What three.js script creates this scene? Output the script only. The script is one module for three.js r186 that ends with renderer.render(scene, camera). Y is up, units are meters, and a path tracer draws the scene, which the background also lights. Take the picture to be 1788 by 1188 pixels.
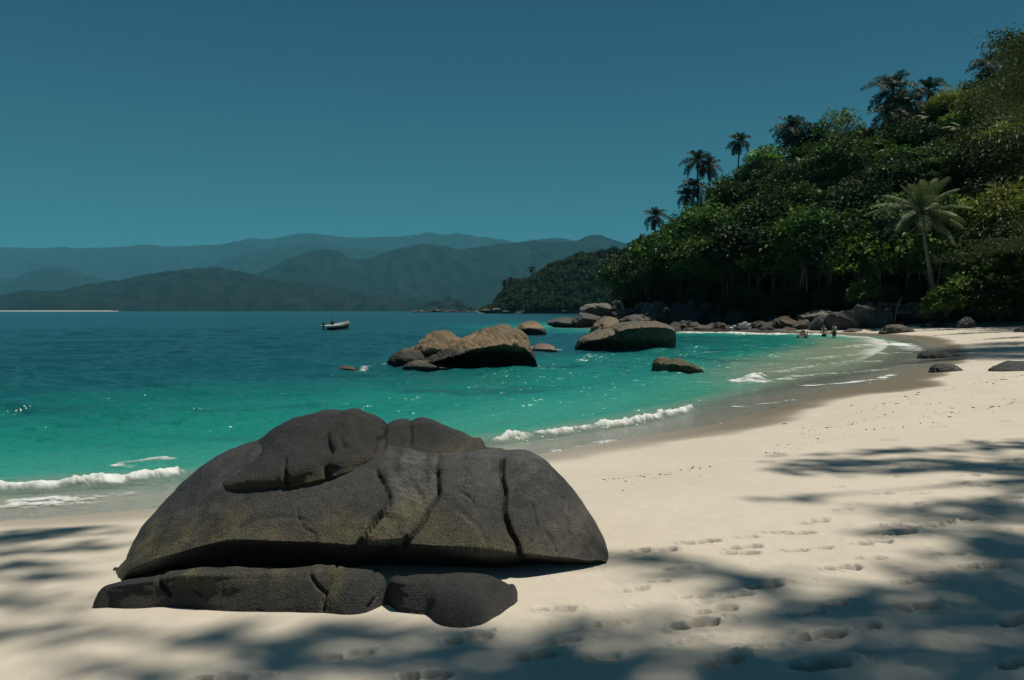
import * as THREE from 'three';
import { mergeGeometries, mergeVertices } from 'three/addons/utils/BufferGeometryUtils.js';
import { MarchingCubes } from 'three/addons/objects/MarchingCubes.js';
import { ImprovedNoise } from 'three/addons/math/ImprovedNoise.js';

// ---------------------------------------------------------------- camera, sky, sun, exposure
const scene = new THREE.Scene();
const EYE = 2.5, F = 1434, PITCH = -Math.atan(51 / F);           // eye above the water; focal length in pixels of the 1788 x 1188 photograph
const camera = new THREE.PerspectiveCamera(2 * Math.atan(594 / F) * 180 / Math.PI, 1788 / 1188, 0.1, 60000);
camera.position.set(0, EYE, 0);
camera.rotation.set(PITCH, 0, 0);
scene.add(camera);

const SUN = new THREE.Vector3(0.30, 0.92, -0.16).normalize();
const sun = new THREE.DirectionalLight(new THREE.Color(1.0, 0.93, 0.79), 4.7);
sun.target.position.set(0, 0, -20); sun.position.copy(SUN).multiplyScalar(200).add(sun.target.position);
sun.castShadow = true; sun.shadow.mapSize.set(4096, 4096); sun.shadow.radius = 2.4;
Object.assign(sun.shadow.camera, { left: -140, right: 140, top: 140, bottom: -140, near: 1, far: 500 });
scene.add(sun, sun.target);

{ // clear deep teal sky: paler towards the horizon, bluer towards the zenith
  const W = 512, H = 256, d = new Float32Array(W * H * 4);
  const keys = [[-90, .05, .19, .22], [0, .044, .205, .225], [5, .034, .165, .205], [10, .028, .126, .184], [16, .020, .089, .155], [22, .017, .070, .134], [40, .020, .068, .128], [90, .024, .070, .118]];
  for (let r = 0; r < H; r++) {
    const e = ((r + .5) / H - .5) * 180; let k = 1; while (k < keys.length - 1 && keys[k][0] < e) k++;
    const a = keys[k - 1], b = keys[k], t = THREE.MathUtils.clamp((e - a[0]) / (b[0] - a[0]), 0, 1);
    for (let c = 0; c < W; c++) { const o = (r * W + c) * 4; for (let i = 0; i < 3; i++) d[o + i] = a[i + 1] + (b[i + 1] - a[i + 1]) * t; d[o + 3] = 1; }
  }
  const t = new THREE.DataTexture(d, W, H, THREE.RGBAFormat, THREE.FloatType);
  t.mapping = THREE.EquirectangularReflectionMapping; t.magFilter = t.minFilter = THREE.LinearFilter; t.needsUpdate = true;
  scene.background = t; scene.environment = t;
}
scene.fog = new THREE.FogExp2(new THREE.Color(.17, .67, .93), 4.0e-5);

const renderer = new THREE.WebGLRenderer({ antialias: true });
renderer.toneMapping = THREE.LinearToneMapping;
renderer.toneMappingExposure = 1.0;
renderer.shadowMap.enabled = true; renderer.shadowMap.type = THREE.PCFSoftShadowMap;

// ---------------------------------------------------------------- helpers
const V = (x, y, z) => new THREE.Vector3(x, y, z);
const clamp = THREE.MathUtils.clamp, lerp = THREE.MathUtils.lerp, sstep = (a, b, x) => { const t = clamp((x - a) / (b - a), 0, 1); return t * t * (3 - 2 * t); };
function rng(s) { return () => { s = (s + 0x6d2b79f5) | 0; let t = Math.imul(s ^ (s >>> 15), 1 | s); t = (t + Math.imul(t ^ (t >>> 7), 61 | t)) ^ t; return ((t ^ (t >>> 14)) >>> 0) / 4294967296; }; }
const rnd0 = Math.random; { const s = rng(7); Math.random = s; }
const IN = new ImprovedNoise(); Math.random = rnd0;
const noise = (x, y, z) => IN.noise(x + 137.3, y + 71.7, z + 211.1);
const fbm = (x, y, z, o = 4, g = .5) => { let s = 0, a = 1, n = 0; for (let i = 0; i < o; i++) { s += a * noise(x, y, z); n += a; a *= g; x *= 2.03; y *= 2.03; z *= 2.03; } return s / n; };
const ridged = (x, y, z, o = 3) => { let s = 0, a = 1, n = 0; for (let i = 0; i < o; i++) { s += a * (1 - Math.abs(noise(x, y, z)) * 2); n += a; a *= .5; x *= 2.1; y *= 2.1; z *= 2.1; } return s / n; };
const cp = Math.cos(PITCH), sp = Math.sin(PITCH);
function ray(px, py) { const x = (px - 894) / F, y = (594 - py) / F; return V(x, y * cp + sp, y * sp - cp); }
function at(px, py, D) { const d = ray(px, py); return V(0, EYE, 0).addScaledVector(d, D / -d.z); }
function plane(px, py, h = 0) { const d = ray(px, py); return V(0, EYE, 0).addScaledVector(d, (h - EYE) / d.y); }
function interp(keys, x) { let k = 1; while (k < keys.length - 1 && keys[k][0] < x) k++; const a = keys[k - 1], b = keys[k]; return lerp(a[1], b[1], clamp((x - a[0]) / (b[0] - a[0]), 0, 1)); }
function smoothInterp(keys, x) { // monotone-ish cubic through keys
  const n = keys.length; if (x <= keys[0][0]) return keys[0][1]; if (x >= keys[n - 1][0]) return keys[n - 1][1];
  let k = 1; while (keys[k][0] < x) k++;
  const p0 = keys[Math.max(0, k - 2)], p1 = keys[k - 1], p2 = keys[k], p3 = keys[Math.min(n - 1, k + 1)], h = p2[0] - p1[0], t = (x - p1[0]) / h;
  const m1 = (p2[1] - p0[1]) / (p2[0] - p0[0] || 1) * h, m2 = (p3[1] - p1[1]) / (p3[0] - p1[0] || 1) * h;
  return (2 * t ** 3 - 3 * t * t + 1) * p1[1] + (t ** 3 - 2 * t * t + t) * m1 + (-2 * t ** 3 + 3 * t * t) * p2[1] + (t ** 3 - t * t) * m2;
}
const used = new Map();
function numbered(n) { const k = used.get(n) || 0; used.set(n, k + 1); return k ? n + '_' + String(k).padStart(3, '0') : n; }
function shade(o) { o.traverse((m) => { if (m.isMesh) m.castShadow = m.receiveShadow = true; }); return o; }
function tag(o, label, category, group, kind) { if (label) o.userData.label = label; if (category) o.userData.category = category; if (group) o.userData.group = group; if (kind) o.userData.kind = kind; return o; }
function mesh(name, g, m, parent) { const o = new THREE.Mesh(g, m); o.name = parent ? name : numbered(name); o.castShadow = o.receiveShadow = true; (parent || scene).add(o); if (parent) { const n = parent.children.filter((c) => c.userData.stem === name).length; o.userData.stem = name; if (n) o.name = name + '_' + String(n).padStart(3, '0'); } return o; }
function thing(name, label, category, pos, turn = 0, group) { const o = new THREE.Group(); o.name = numbered(name); scene.add(o); if (pos) o.position.copy(pos); o.rotation.y = turn; tag(o, label, category, group); return o; }
function copyOf(src, label, group) { const o = src.clone(); o.name = numbered(src.userData.stemName); o.userData = { ...src.userData }; scene.add(o); tag(o, label, null, group); return o; }
function setColors(g, f) { const p = g.attributes.position, n = g.attributes.normal, c = new Float32Array(p.count * 3), a = V(), b = V(); for (let i = 0; i < p.count; i++) { a.fromBufferAttribute(p, i); if (n) b.fromBufferAttribute(n, i); const q = f(a, b, i); c[i * 3] = q[0]; c[i * 3 + 1] = q[1]; c[i * 3 + 2] = q[2]; } g.setAttribute('color', new THREE.BufferAttribute(c, 3)); return g; }
const mix3 = (a, b, t) => [lerp(a[0], b[0], t), lerp(a[1], b[1], t), lerp(a[2], b[2], t)], mul3 = (a, k) => [a[0] * k, a[1] * k, a[2] * k];
function grayTexture(N, f, repeatMetres) { // tileable: f(x, y, N) gives 0..1
  const d = new Uint8Array(N * N * 4); for (let y = 0; y < N; y++) for (let x = 0; x < N; x++) { const v = clamp(f(x / N, y / N), 0, 1) * 255, o = (y * N + x) * 4; d[o] = d[o + 1] = d[o + 2] = v; d[o + 3] = 255; }
  const t = new THREE.DataTexture(d, N, N); t.wrapS = t.wrapT = THREE.RepeatWrapping; t.magFilter = THREE.LinearFilter; t.minFilter = THREE.LinearFilter; t.repeat.set(1 / repeatMetres, 1 / repeatMetres); t.needsUpdate = true; return t;
}
// tileable noise: a torus in 4-D is costly, so blend four shifted copies
const tile = (f) => (u, v) => { const a = f(u, v), b = f(u - 1, v), c = f(u, v - 1), d = f(u - 1, v - 1), s = sstep(0, 1, u), t = sstep(0, 1, v), q = lerp(lerp(a, b, s), lerp(c, d, s), t), k = Math.sqrt((s * s + (1 - s) * (1 - s)) * (t * t + (1 - t) * (1 - t))); return .5 + (q - .5) / k; };
const texSand = grayTexture(512, tile((u, v) => .5 + .5 * fbm(u * 40, v * 40, 3, 3, .8) + .25 * fbm(u * 6, v * 6, 9, 2)), 1.3);
const texRock = grayTexture(1024, tile((u, v) => .5 + .10 * fbm(u * 26, v * 26, 1, 2, .8) + .30 * fbm(u * 80, v * 80, 5, 3, .85) + .30 * fbm(u * 210, v * 210, 7, 2, .9)), 1.1);
const texSpeck = grayTexture(1024, tile((u, v) => { const a = fbm(u * 60, v * 60, 4, 3, .8), b = fbm(u * 9, v * 9, 6, 4, .6), c = noise(u * 130, v * 130, 8); return .50 + .70 * a + .45 * b + (c > .38 ? .5 : 0) - (c < -.42 ? .28 : 0); }), 1.1);
const texWater = grayTexture(1024, tile((u, v) => .5 + .36 * fbm(u * 7, v * 12, 2, 3, .6) + .22 * fbm(u * 22 + 5, v * 34, 7, 3, .6)), 5.2);

// ---------------------------------------------------------------- the shore and the sand
const shorePx = [[-420, 915], [0, 872], [340, 850], [700, 803], [900, 777], [1215, 724], [1330, 692], [1480, 662], [1560, 641], [1600, 616], [1596, 598], [1550, 589], [1450, 584.2], [1300, 581.5], [1180, 580], [1090, 576], [1000, 572.5], [985, 569]];
let shore = shorePx.map(([x, y]) => { const p = plane(x, y); return [p.x, p.z]; });
shore = [[-160, 14], [-60, -1.5], ...shore, [30, -190], [120, -330], [400, -420]];
{ const c = new THREE.CatmullRomCurve3(shore.map(([x, z]) => V(x, 0, z)), false, 'centripetal'); shore = c.getPoints(220).map((p) => [p.x, p.z]); }
function shoreDist(x, z) { // positive on land (to the right of the line's direction)
  let best = 1e18, sgn = 1;
  for (let i = 0; i < shore.length - 1; i++) {
    const ax = shore[i][0], az = shore[i][1], bx = shore[i + 1][0] - ax, bz = shore[i + 1][1] - az, px = x - ax, pz = z - az, L = bx * bx + bz * bz;
    const t = clamp((px * bx + pz * bz) / L, 0, 1), dx = px - bx * t, dz = pz - bz * t, q = dx * dx + dz * dz;
    if (q < best) { best = q; sgn = bx * pz - bz * px > 0 ? 1 : -1; }
  }
  return sgn * Math.sqrt(best);
}
const landProfile = [[0, 0], [2, .16], [5, .42], [8, .57], [11.5, .74], [16, .95], [24, 1.35], [34, 1.95], [50, 2.25], [80, 2.6]];
const seaProfile = [[-60, -9], [-30, -5], [-14, -2.2], [-6, -.75], [-2, -.2], [0, 0]];
function sandBase(x, z, d) { // height without footprints
  const h = d >= 0 ? smoothInterp(landProfile, d) : smoothInterp(seaProfile, d);
  return h + sstep(1, 6, d) * (.05 * fbm(x * .22, 1, z * .22, 2) + .012 * fbm(x * 1.3, 3, z * 1.3, 2)) + .02 * fbm(x * .5, 5, z * .3, 2);
}
const sandH = (x, z) => sandBase(x, z, shoreDist(x, z));
function ground(px, py) { // where a line of sight meets the sand
  const d = ray(px, py).normalize(), p = V(); let t = 1.5; for (let i = 0; i < 400; i++) { p.set(0, EYE, 0).addScaledVector(d, t); const h = p.y - sandH(p.x, p.z); if (h < .002) break; t += Math.max(.004, h * .55); if (t > 400) break; } return p.clone();
}

// footprints: [px, py, heading in degrees, size, depth]
const prints = [[1600, 1062, 20, 1.25, 1.3], [1432, 1162, 15, 1.3, 1.4], [1432, 1112, 25, 1.25, 1.2], [1212, 1092, 30, 1.25, 1.3], [1250, 1066, 20, 1, .8], [1062, 1090, 10, 1.1, .5], [980, 1120, 30, 1, .6], [935, 1145, 20, 1.1, 1], [818, 1115, 12, 1.2, 1], [605, 1145, 10, 1.1, .8], [1048, 1150, 0, .9, .6], [1262, 1155, 35, 1.1, .9], [1330, 1025, 30, 1.2, 1.1], [1290, 1040, 15, .9, .5], [1215, 1042, 10, .9, .5], [968, 1064, 10, 1, .7], [1110, 1030, 15, .9, .6], [1185, 993, 10, .9, .7], [1145, 962, 5, 1.2, 1.1], [1222, 947, 5, 1.2, 1], [1300, 956, 8, 1.1, .9], [1297, 967, 8, 1, .9], [1298, 938, 6, .9, .5], [1420, 1070, 28, .9, .5], [1450, 1055, 20, 1, .8], [1520, 1095, 40, .7, .6], [1470, 992, 12, 1.2, 1.1], [1430, 958, 5, .9, .7], [1385, 962, 5, .9, .7], [1420, 912, 10, 1.1, .8], [1395, 932, 6, 1.2, .8], [1530, 947, 8, 1.1, .9], [1570, 932, 15, 1.3, 1.2], [1555, 918, 5, 1, .9], [1500, 950, 5, 1, .6], [1600, 1015, 20, 1.1, .9], [1720, 990, 12, 1.25, 1.1], [1690, 992, 10, 1, .6], [1600, 1002, 10, .9, .6], [1578, 880, 5, 1.1, .9], [1640, 915, 5, 1.2, .9], [1620, 920, 5, 1.2, .9], [1680, 908, 5, 1.2, .9], [1605, 862, 5, .9, .6], [1540, 862, 5, .9, .7], [1668, 845, 5, 1.1, .9], [1710, 848, 5, 1.1, .8], [1755, 870, 8, 1.3, 1.2], [1750, 820, 6, 1.2, 1], [1690, 830, 6, 1.2, 1], [1760, 805, 5, 1.3, 1.1], [1778, 1088, 15, 1.25, 1.3], [1780, 1160, 20, 1, .9], [1535, 802, 5, 1, .6], [1600, 812, 5, 1, .6], [1560, 832, 5, 1, .6], [1490, 880, 5, .9, .5], [1470, 890, 5, .9, .5], [1345, 930, 8, .9, .5], [1660, 968, 14, 1, .7], [1520, 975, 14, .9, .6], [1780, 925, 14, 1.1, .8], [745, 1180, 12, 1.2, 1], [380, 1186, 8, 1.2, 1], [1200, 1120, 20, .8, .5], [1340, 1130, 20, .7, .5], [1150, 1015, 12, .7, .4], [1750, 735, 5, 1.3, .9], [1640, 745, 5, 1.3, .7], [1550, 768, 5, 1.3, .7], [1700, 770, 5, 1.3, .7], [1460, 850, 5, .8, .5], [1620, 880, 5, .9, .6]];
const stamps = [], cells = new Map();
{ const r = rng(41);
  for (const [px, py, deg, s, k] of prints) { const p = ground(px, py); stamps.push({ x: p.x, z: p.z, a: -deg * Math.PI / 180 + (r() - .5) * .5, s: s * (.9 + r() * .2), k, q: r() * 50, shape: 1 }); }
  for (let i = 0; i < 260; i++) { const px = 950 + r() * 1000, py = 690 + Math.pow(r(), .8) * 480, p = ground(px, py); if (shoreDist(p.x, p.z) < 4.2) continue; stamps.push({ x: p.x, z: p.z, a: r() * 6.28, s: .35 + r() * .5, k: .25 + r() * .35, q: r() * 50, shape: 0 }); }
  for (const s of stamps) for (let i = -1; i < 2; i++) for (let j = -1; j < 2; j++) { const key = Math.floor(s.x / .5 + i) + ',' + Math.floor(s.z / .5 + j); if (!cells.has(key)) cells.set(key, []); cells.get(key).push(s); } }
function printDepth(x, z) {
  const l = cells.get(Math.floor(x / .5) + ',' + Math.floor(z / .5)); if (!l) return 0; let h = 0;
  for (const s of l) {
    const dx = x - s.x, dz = z - s.z, c = Math.cos(s.a), n = Math.sin(s.a), w = .016 * noise(x * 12 + s.q, 4, z * 12) + .003 * noise(x * 30 + s.q, 4, z * 30), u = (dx * c + dz * n) / s.s + w, v = (-dx * n + dz * c) / s.s + w; if (u * u + v * v > .16) continue;
    if (!s.shape) { const e = Math.hypot(u / .12, v / .08); h += s.k * .012 * (-(1 - sstep(.3, 1, e)) + .6 * Math.exp(-(((e - 1.2) / .2) ** 2))); continue; }
    const heel = Math.hypot((u + .075) / .06, v / .046), ball = Math.hypot((u - .055) / .085, (v - .006) / .06), e = Math.min(heel, ball), in_ = 1 - sstep(.74, 1.0, e);
    h += s.k * (-.042 * in_ * (.8 + .45 * noise(x * 17, s.q, z * 17)) + .013 * Math.exp(-(((e - 1.25) / .2) ** 2)) * (.8 + 1.2 * noise(x * 9, s.q, z * 9)));
    const kick = Math.hypot((u - .19) / .07, (v + .01) / .05); h += s.k * .012 * Math.exp(-kick * kick) * (1 + 2 * noise(x * 45, s.q, z * 45));
  }
  return h;
}
function polarGrid(rings, angs, fn) { // fn(x, z) -> {y, keep, ...}; ring/angle lattice round the origin, finest where things are near
  const nR = rings.length, nA = angs.length, pos = new Float32Array(nR * nA * 3), uv = new Float32Array(nR * nA * 2), info = new Array(nR * nA), index = [];
  for (let i = 0; i < nR; i++) for (let j = 0; j < nA; j++) { const k = i * nA + j, x = rings[i] * Math.sin(angs[j]), z = -rings[i] * Math.cos(angs[j]), q = fn(x, z, rings[i], angs[j]); info[k] = q; pos[k * 3] = x + (q.dx || 0); pos[k * 3 + 1] = q.y; pos[k * 3 + 2] = z + (q.dz || 0); uv[k * 2] = x; uv[k * 2 + 1] = z; }
  for (let i = 0; i < nR - 1; i++) for (let j = 0; j < nA - 1; j++) { const a = i * nA + j, b = a + 1, c = a + nA, e = c + 1; if (info[a].keep || info[b].keep || info[c].keep || info[e].keep) index.push(a, b, c, b, e, c); }
  const g = new THREE.BufferGeometry(); g.setAttribute('position', new THREE.BufferAttribute(pos, 3)); g.setAttribute('uv', new THREE.BufferAttribute(uv, 2)); g.setIndex(new THREE.BufferAttribute(new Uint32Array(index), 1)); g.computeVertexNormals();
  return { g, info };
}
function ringList(parts) { const l = [parts[0][0]]; for (const [, to, grow] of parts) while (l[l.length - 1] < to) l.push(l[l.length - 1] * (1 + grow)); return l; }
function angList(fine, step, wide, coarse) { const l = []; for (let a = -wide; a < -fine; a += coarse) l.push(a); for (let a = -fine; a < fine; a += step) l.push(a); for (let a = fine; a <= wide; a += coarse) l.push(a); return l; }
const wetEdge = (x, z) => 2.5 + .9 * fbm(x * .16, 2, z * .16, 2) + 2.0 * Math.exp(-(((x - 11.6) / 2.2) ** 2) - (((z + 24.8) / 3) ** 2)) + 1.2 * Math.exp(-(((x - 14.5) / 1.6) ** 2) - (((z + 29.5) / 2) ** 2)) + .25 * noise(x * .9, 8, z * .9);
{
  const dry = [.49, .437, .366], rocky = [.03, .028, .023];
  const { g, info } = polarGrid(ringList([[.5, 2.2, .05], [2.2, 8, .0030], [8, 14, .0042], [14, 45, .008], [45, 150, .014]]), angList(.57, .0021, 1.9, .045), (x, z, r) => {
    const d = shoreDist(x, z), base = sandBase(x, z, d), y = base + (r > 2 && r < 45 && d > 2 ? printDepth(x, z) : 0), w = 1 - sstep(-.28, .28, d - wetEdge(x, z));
    return { y, d, w, pr: y - base, keep: d > -13 };
  });
  const c = new Float32Array(info.length * 3), p = g.attributes.position;
  for (let i = 0; i < info.length; i++) { const x = p.getX(i), z = p.getZ(i), k = 1 + .10 * fbm(x * .5, 7, z * .5, 3) + .07 * fbm(x * 6, 2, z * 6, 2); const wet = mix3([.34, .295, .24], [.150, .122, .080], sstep(-1, 7, x)), far = sstep(-86, -92, z) * (1 - sstep(30, 36, x - (z + 90) * .1)); const q = mul3(mix3(mix3(dry, wet, info[i].w * .92), rocky, far), k * (1 - .36 * sstep(-.006, -.026, info[i].pr))); c[i * 3] = q[0]; c[i * 3 + 1] = q[1]; c[i * 3 + 2] = q[2]; }  // print hollows darkened in colour: damp sand plus painted inner shade
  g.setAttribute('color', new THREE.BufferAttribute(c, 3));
  const N = 512, d = new Uint8Array(N * N * 4), X0 = -14, X1 = 50, Z0 = -96, Z1 = -4;   // gloss of the wet sand
  for (let j = 0; j < N; j++) for (let i = 0; i < N; i++) { const x = lerp(X0, X1, (i + .5) / N), z = lerp(Z0, Z1, (j + .5) / N), s = shoreDist(x, z), v = lerp(.34, .92, sstep(-.8, .3, s - wetEdge(x, z))) * 255, o = (j * N + i) * 4; d[o] = d[o + 1] = d[o + 2] = v; d[o + 3] = 255; }
  const rough = new THREE.DataTexture(d, N, N); rough.magFilter = THREE.LinearFilter; rough.wrapS = rough.wrapT = THREE.ClampToEdgeWrapping; rough.repeat.set(1 / (X1 - X0), 1 / (Z1 - Z0)); rough.offset.set(-X0 / (X1 - X0), -Z0 / (Z1 - Z0)); rough.needsUpdate = true;
  const m = new THREE.MeshStandardMaterial({ vertexColors: true, roughness: 1, roughnessMap: rough, bumpMap: texSand, bumpScale: .006 });
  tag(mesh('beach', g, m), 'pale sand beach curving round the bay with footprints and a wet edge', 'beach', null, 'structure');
}

// ---------------------------------------------------------------- the sea
const plan = (l) => l.map(([x, y]) => { const p = plane(x, y); return [p.x, p.z]; });
function polyDist(l, x, z) { // [distance, share along, signed side]
  let best = 1e18, at_ = 0, sg = 1; for (let i = 0; i < l.length - 1; i++) { const ax = l[i][0], az = l[i][1], bx = l[i + 1][0] - ax, bz = l[i + 1][1] - az, L = bx * bx + bz * bz, t = clamp(((x - ax) * bx + (z - az) * bz) / L, 0, 1), dx = x - ax - bx * t, dz = z - az - bz * t, q = dx * dx + dz * dz; if (q < best) { best = q; at_ = (i + t) / (l.length - 1); sg = bx * (z - az) - bz * (x - ax) > 0 ? 1 : -1; } } return [Math.sqrt(best), at_, sg];
}
// foam bands: line, half width seaward, half width landward, strength, lift
const bands = [
  { l: plan([[-300, 880], [-60, 860], [60, 853], [150, 847], [240, 838], [352, 824]]), a: .15, b: .24, s: .98, lift: .08, end: .9 },
  { l: plan([[830, 775], [900, 769], [970, 759], [1040, 748], [1120, 736], [1218, 714]]), a: .14, b: .26, s: .98, lift: .09, end: .97, start: .12 },
  { l: plan([[-300, 900], [-60, 880], [60, 872], [150, 866], [240, 857], [352, 842]]), a: .25, b: .5, s: .42, lift: .01, end: .9 },
  { l: plan([[860, 784], [970, 772], [1040, 762], [1120, 750], [1218, 727]]), a: .25, b: .5, s: .42, lift: .01 },
  { l: plan([[1285, 672], [1305, 662], [1322, 655]]), a: .4, b: .7, s: .85, lift: .06 },
  { l: plan([[1300, 672], [1360, 664], [1420, 657], [1500, 650], [1585, 640]]), a: .35, b: .8, s: .58, lift: .02 },
  { l: plan([[1330, 655], [1400, 642], [1480, 634], [1560, 630]]), a: .45, b: 1.1, s: .6, lift: .02 },
  { l: plan([[1380, 628], [1450, 622], [1530, 618], [1600, 616]]), a: .5, b: 1.5, s: .62, lift: .02 },
  { l: plan([[1440, 610], [1510, 604], [1560, 601], [1600, 606]]), a: .8, b: 1.8, s: .64, lift: .02 },
  { l: plan([[1520, 592], [1560, 598], [1590, 606], [1612, 618]]), a: .8, b: 1.3, s: .72, lift: .02 },
  { l: plan([[1160, 581], [1250, 582.5], [1330, 584], [1420, 585.5], [1485, 588]]), a: 2.2, b: 2.5, s: 1.0, lift: .1 },
  { l: plan([[1385, 674], [1450, 674], [1530, 668], [1562, 656]]), a: .25, b: .3, s: .95, lift: .012 },
  { l: plan([[1270, 714], [1350, 709], [1400, 706]]), a: .25, b: .3, s: .75, lift: .012 },
  { l: plan([[940, 806], [990, 800], [1040, 792], [1072, 785], [1050, 778]]), a: .3, b: .22, s: .7, lift: .01 },
  { l: plan([[-60, 905], [40, 898], [120, 893], [200, 890], [285, 880]]), a: .35, b: .1, s: .5, lift: .01 },
  { l: plan([[10, 885], [90, 880], [180, 872], [260, 868]]), a: .4, b: .4, s: .46, lift: .01 },
  { l: plan([[925, 606], [950, 611], [985, 613]]), a: .5, b: 1.2, s: .7, lift: .02 },
  { l: plan([[620, 650], [660, 642], [705, 638]]), a: .25, b: .3, s: .66, lift: .01 },
  { l: plan([[1040, 571], [1075, 573], [1110, 574]]), a: 2, b: 2, s: .75, lift: .02 },
  { l: plan([[395, 792], [440, 783], [480, 772]]), a: .3, b: .3, s: .62, lift: .01 },
  { l: plan([[205, 818], [250, 806], [285, 800]]), a: .3, b: .4, s: .6, lift: .01 },
];
for (const b of bands) { let x0 = 1e9, x1 = -1e9, z0 = 1e9, z1 = -1e9; for (const [x, z] of b.l) { x0 = Math.min(x0, x); x1 = Math.max(x1, x); z0 = Math.min(z0, z); z1 = Math.max(z1, z); } const m = 2 * (b.a + b.b); b.box = [x0 - m, x1 + m, z0 - m, z1 + m]; }
function foamAt(x, z) { // [cover, lift]
  let c = 0, lift = 0;
  for (const b of bands) { if (x < b.box[0] || x > b.box[1] || z < b.box[2] || z > b.box[3]) continue;
    const wx = x + .22 * noise(x * .8, 3, z * .8) + .1 * noise(x * 3, 9, z * 3), wz = z + .35 * noise(x * .7, 13, z * .7) + .12 * noise(x * 3, 19, z * 3);
    const [q, t, sg] = polyDist(b.l, wx, wz), w = sg > 0 ? b.b : b.a, ends = sstep(0, b.start ?? .12, t) * (1 - sstep(b.end ?? .88, 1, t)), e = Math.exp(-((q / w) ** 2)) * ends;
    c += b.s * e; lift = Math.max(lift, b.lift * Math.exp(-((q / (w * .8)) ** 2)) * ends); }
  return [c, lift];
}
const waves = []; { const r = rng(5); for (let i = 0; i < 40; i++) { const L = .32 * Math.pow(20, i / 33) * (.9 + .2 * r()), a = Math.PI * .5 + (r() - .5) * 1.9 - .25, k = 2 * Math.PI / L; waves.push({ L, kx: k * Math.cos(a), kz: k * Math.sin(a), A: .0085 * Math.pow(L, .45) * (.7 + .6 * r()), p: r() * 6.28 }); } }
const swash = (x, z) => 1.5 + .55 * fbm(x * .22, 4, z * .22, 2) + .6 * Math.exp(-(((x + 6) / 4) ** 2));
function seaAt(x, z, r, spacing) {
  const d = shoreDist(x, z); let y = 0;
  const calm = sstep(0, 7, -d) * .85 + .15 * sstep(.2, -.5, d);
  const gust = .75 + .5 * fbm(x * .05, 1, z * .09, 2);
  for (const w of waves) { const f = sstep(1.6, 3.2, w.L / spacing); if (f > 0) { const s = Math.sin(w.kx * x + w.kz * z + w.p + 1.5 * noise(x * .25, 5, z * .25)); y += w.A * f * (s + .35 * s * s - .17) * calm * gust * 1.35; } }
  return { y, d };
}
{
  const rings = ringList([[6, 9, .02], [9, 130, .0062], [130, 24000, .022]]), angs = angList(.58, .0023, 1.5, .04);
  const foamRaw = [];
  const { g, info } = polarGrid(rings, angs, (x, z, r) => {
    const s = seaAt(x, z, r, Math.max(r * .0062, .03)), d = s.d, q = d > -14 || r < 140 ? foamAt(x, z) : [0, 0], lim = swash(x, z);
    let y = s.y + q[1] * (1 + .5 * noise(x * 2.3, 6, z * 2.3));
    const bed = d > -1.5 ? sandBase(x, z, d) : -9; let inside = true;
    if (d > -1.5) { const film = bed + lerp(.012, .004, clamp(d / lim, 0, 1)); if (d < lim) y = Math.max(y, film); else { y = bed - Math.min(2, .03 + (d - lim) * .05); inside = false; } }
    return { y, d, q, inside, keep: d < lim + .15 };
  });
  const p = g.attributes.position, c = new Float32Array(info.length * 3);
  const tone = [[-400, [.0050, .050, .066]], [-42, [.0055, .056, .072]], [-20, [.0055, .074, .086]], [-12.5, [.006, .130, .118]], [-5.4, [.012, .205, .165]], [-1.7, [.05, .35, .255]], [-.5, [.46, .62, .51]], [.5, [.90, .92, .86]], [3, [.95, .95, .92]]];
  for (let i = 0; i < info.length; i++) {
    const x = p.getX(i), z = p.getZ(i), r = Math.hypot(x, z); let d = info[i].d;
    if (d < -2) d += Math.min(6, -d * .35) * 1.3 * fbm(x * .07, 2, z * .11, 3) - (x < -1 ? Math.min(3, (-1 - x) * .12) : 0) + 3.2 * sstep(2, 30, x) * sstep(-45, -8, d);
    let k = 1; while (k < tone.length - 1 && tone[k][0] < d) k++; const t = clamp((d - tone[k - 1][0]) / (tone[k][0] - tone[k - 1][0]), 0, 1);
    let q = mix3(tone[k - 1][1], tone[k][1], t);
    { const b = sstep(5, 11, x) * sstep(-84, -62, z) * sstep(-8, -2.5, d) * (1 - sstep(-.8, .5, d)); q = mix3(q, [.26, .27, .185], b * .8); }
    if (d < -3) { const weed = sstep(.12, .4, fbm(x * .16, 9, z * .3, 3)) * sstep(-3, -7, d); q = mix3(q, [.004, .05, .07], weed * .6); }
    const rip = 1 + .14 * fbm(x * .5, 2, z * 1.1, 2) * sstep(-1, -5, d); c[i * 3] = q[0] * rip; c[i * 3 + 1] = q[1] * rip; c[i * 3 + 2] = q[2] * rip;
  }
  g.setAttribute('color', new THREE.BufferAttribute(c, 3));
  const N = 1024, dd = new Uint8Array(N * N * 4), X0 = -60, X1 = 60, Z0 = -130, Z1 = 0;    // how clear the water is: clear in the shallows
  for (let j = 0; j < N; j++) for (let i = 0; i < N; i++) { const s = shoreDist(lerp(X0, X1, (i + .5) / N), lerp(Z0, Z1, (j + .5) / N)), v = interp([[-8, 0], [-4, .1], [-1.6, .32], [-.5, .78], [.4, .95], [3, .97]], s) * 255 * (i < 3 || j < 3 || i > N - 4 ? 0 : 1), o = (j * N + i) * 4; dd[o] = dd[o + 1] = dd[o + 2] = v; dd[o + 3] = 255; }
  const clear = new THREE.DataTexture(dd, N, N); clear.magFilter = THREE.LinearFilter; clear.wrapS = clear.wrapT = THREE.ClampToEdgeWrapping; clear.repeat.set(1 / (X1 - X0), 1 / (Z1 - Z0)); clear.offset.set(-X0 / (X1 - X0), -Z0 / (Z1 - Z0)); clear.needsUpdate = true;
  const m = new THREE.MeshPhysicalMaterial({ vertexColors: true, roughness: .2, ior: 1.33, transmission: 1, transmissionMap: clear, thickness: 0, bumpMap: texWater, bumpScale: .17 });
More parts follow.
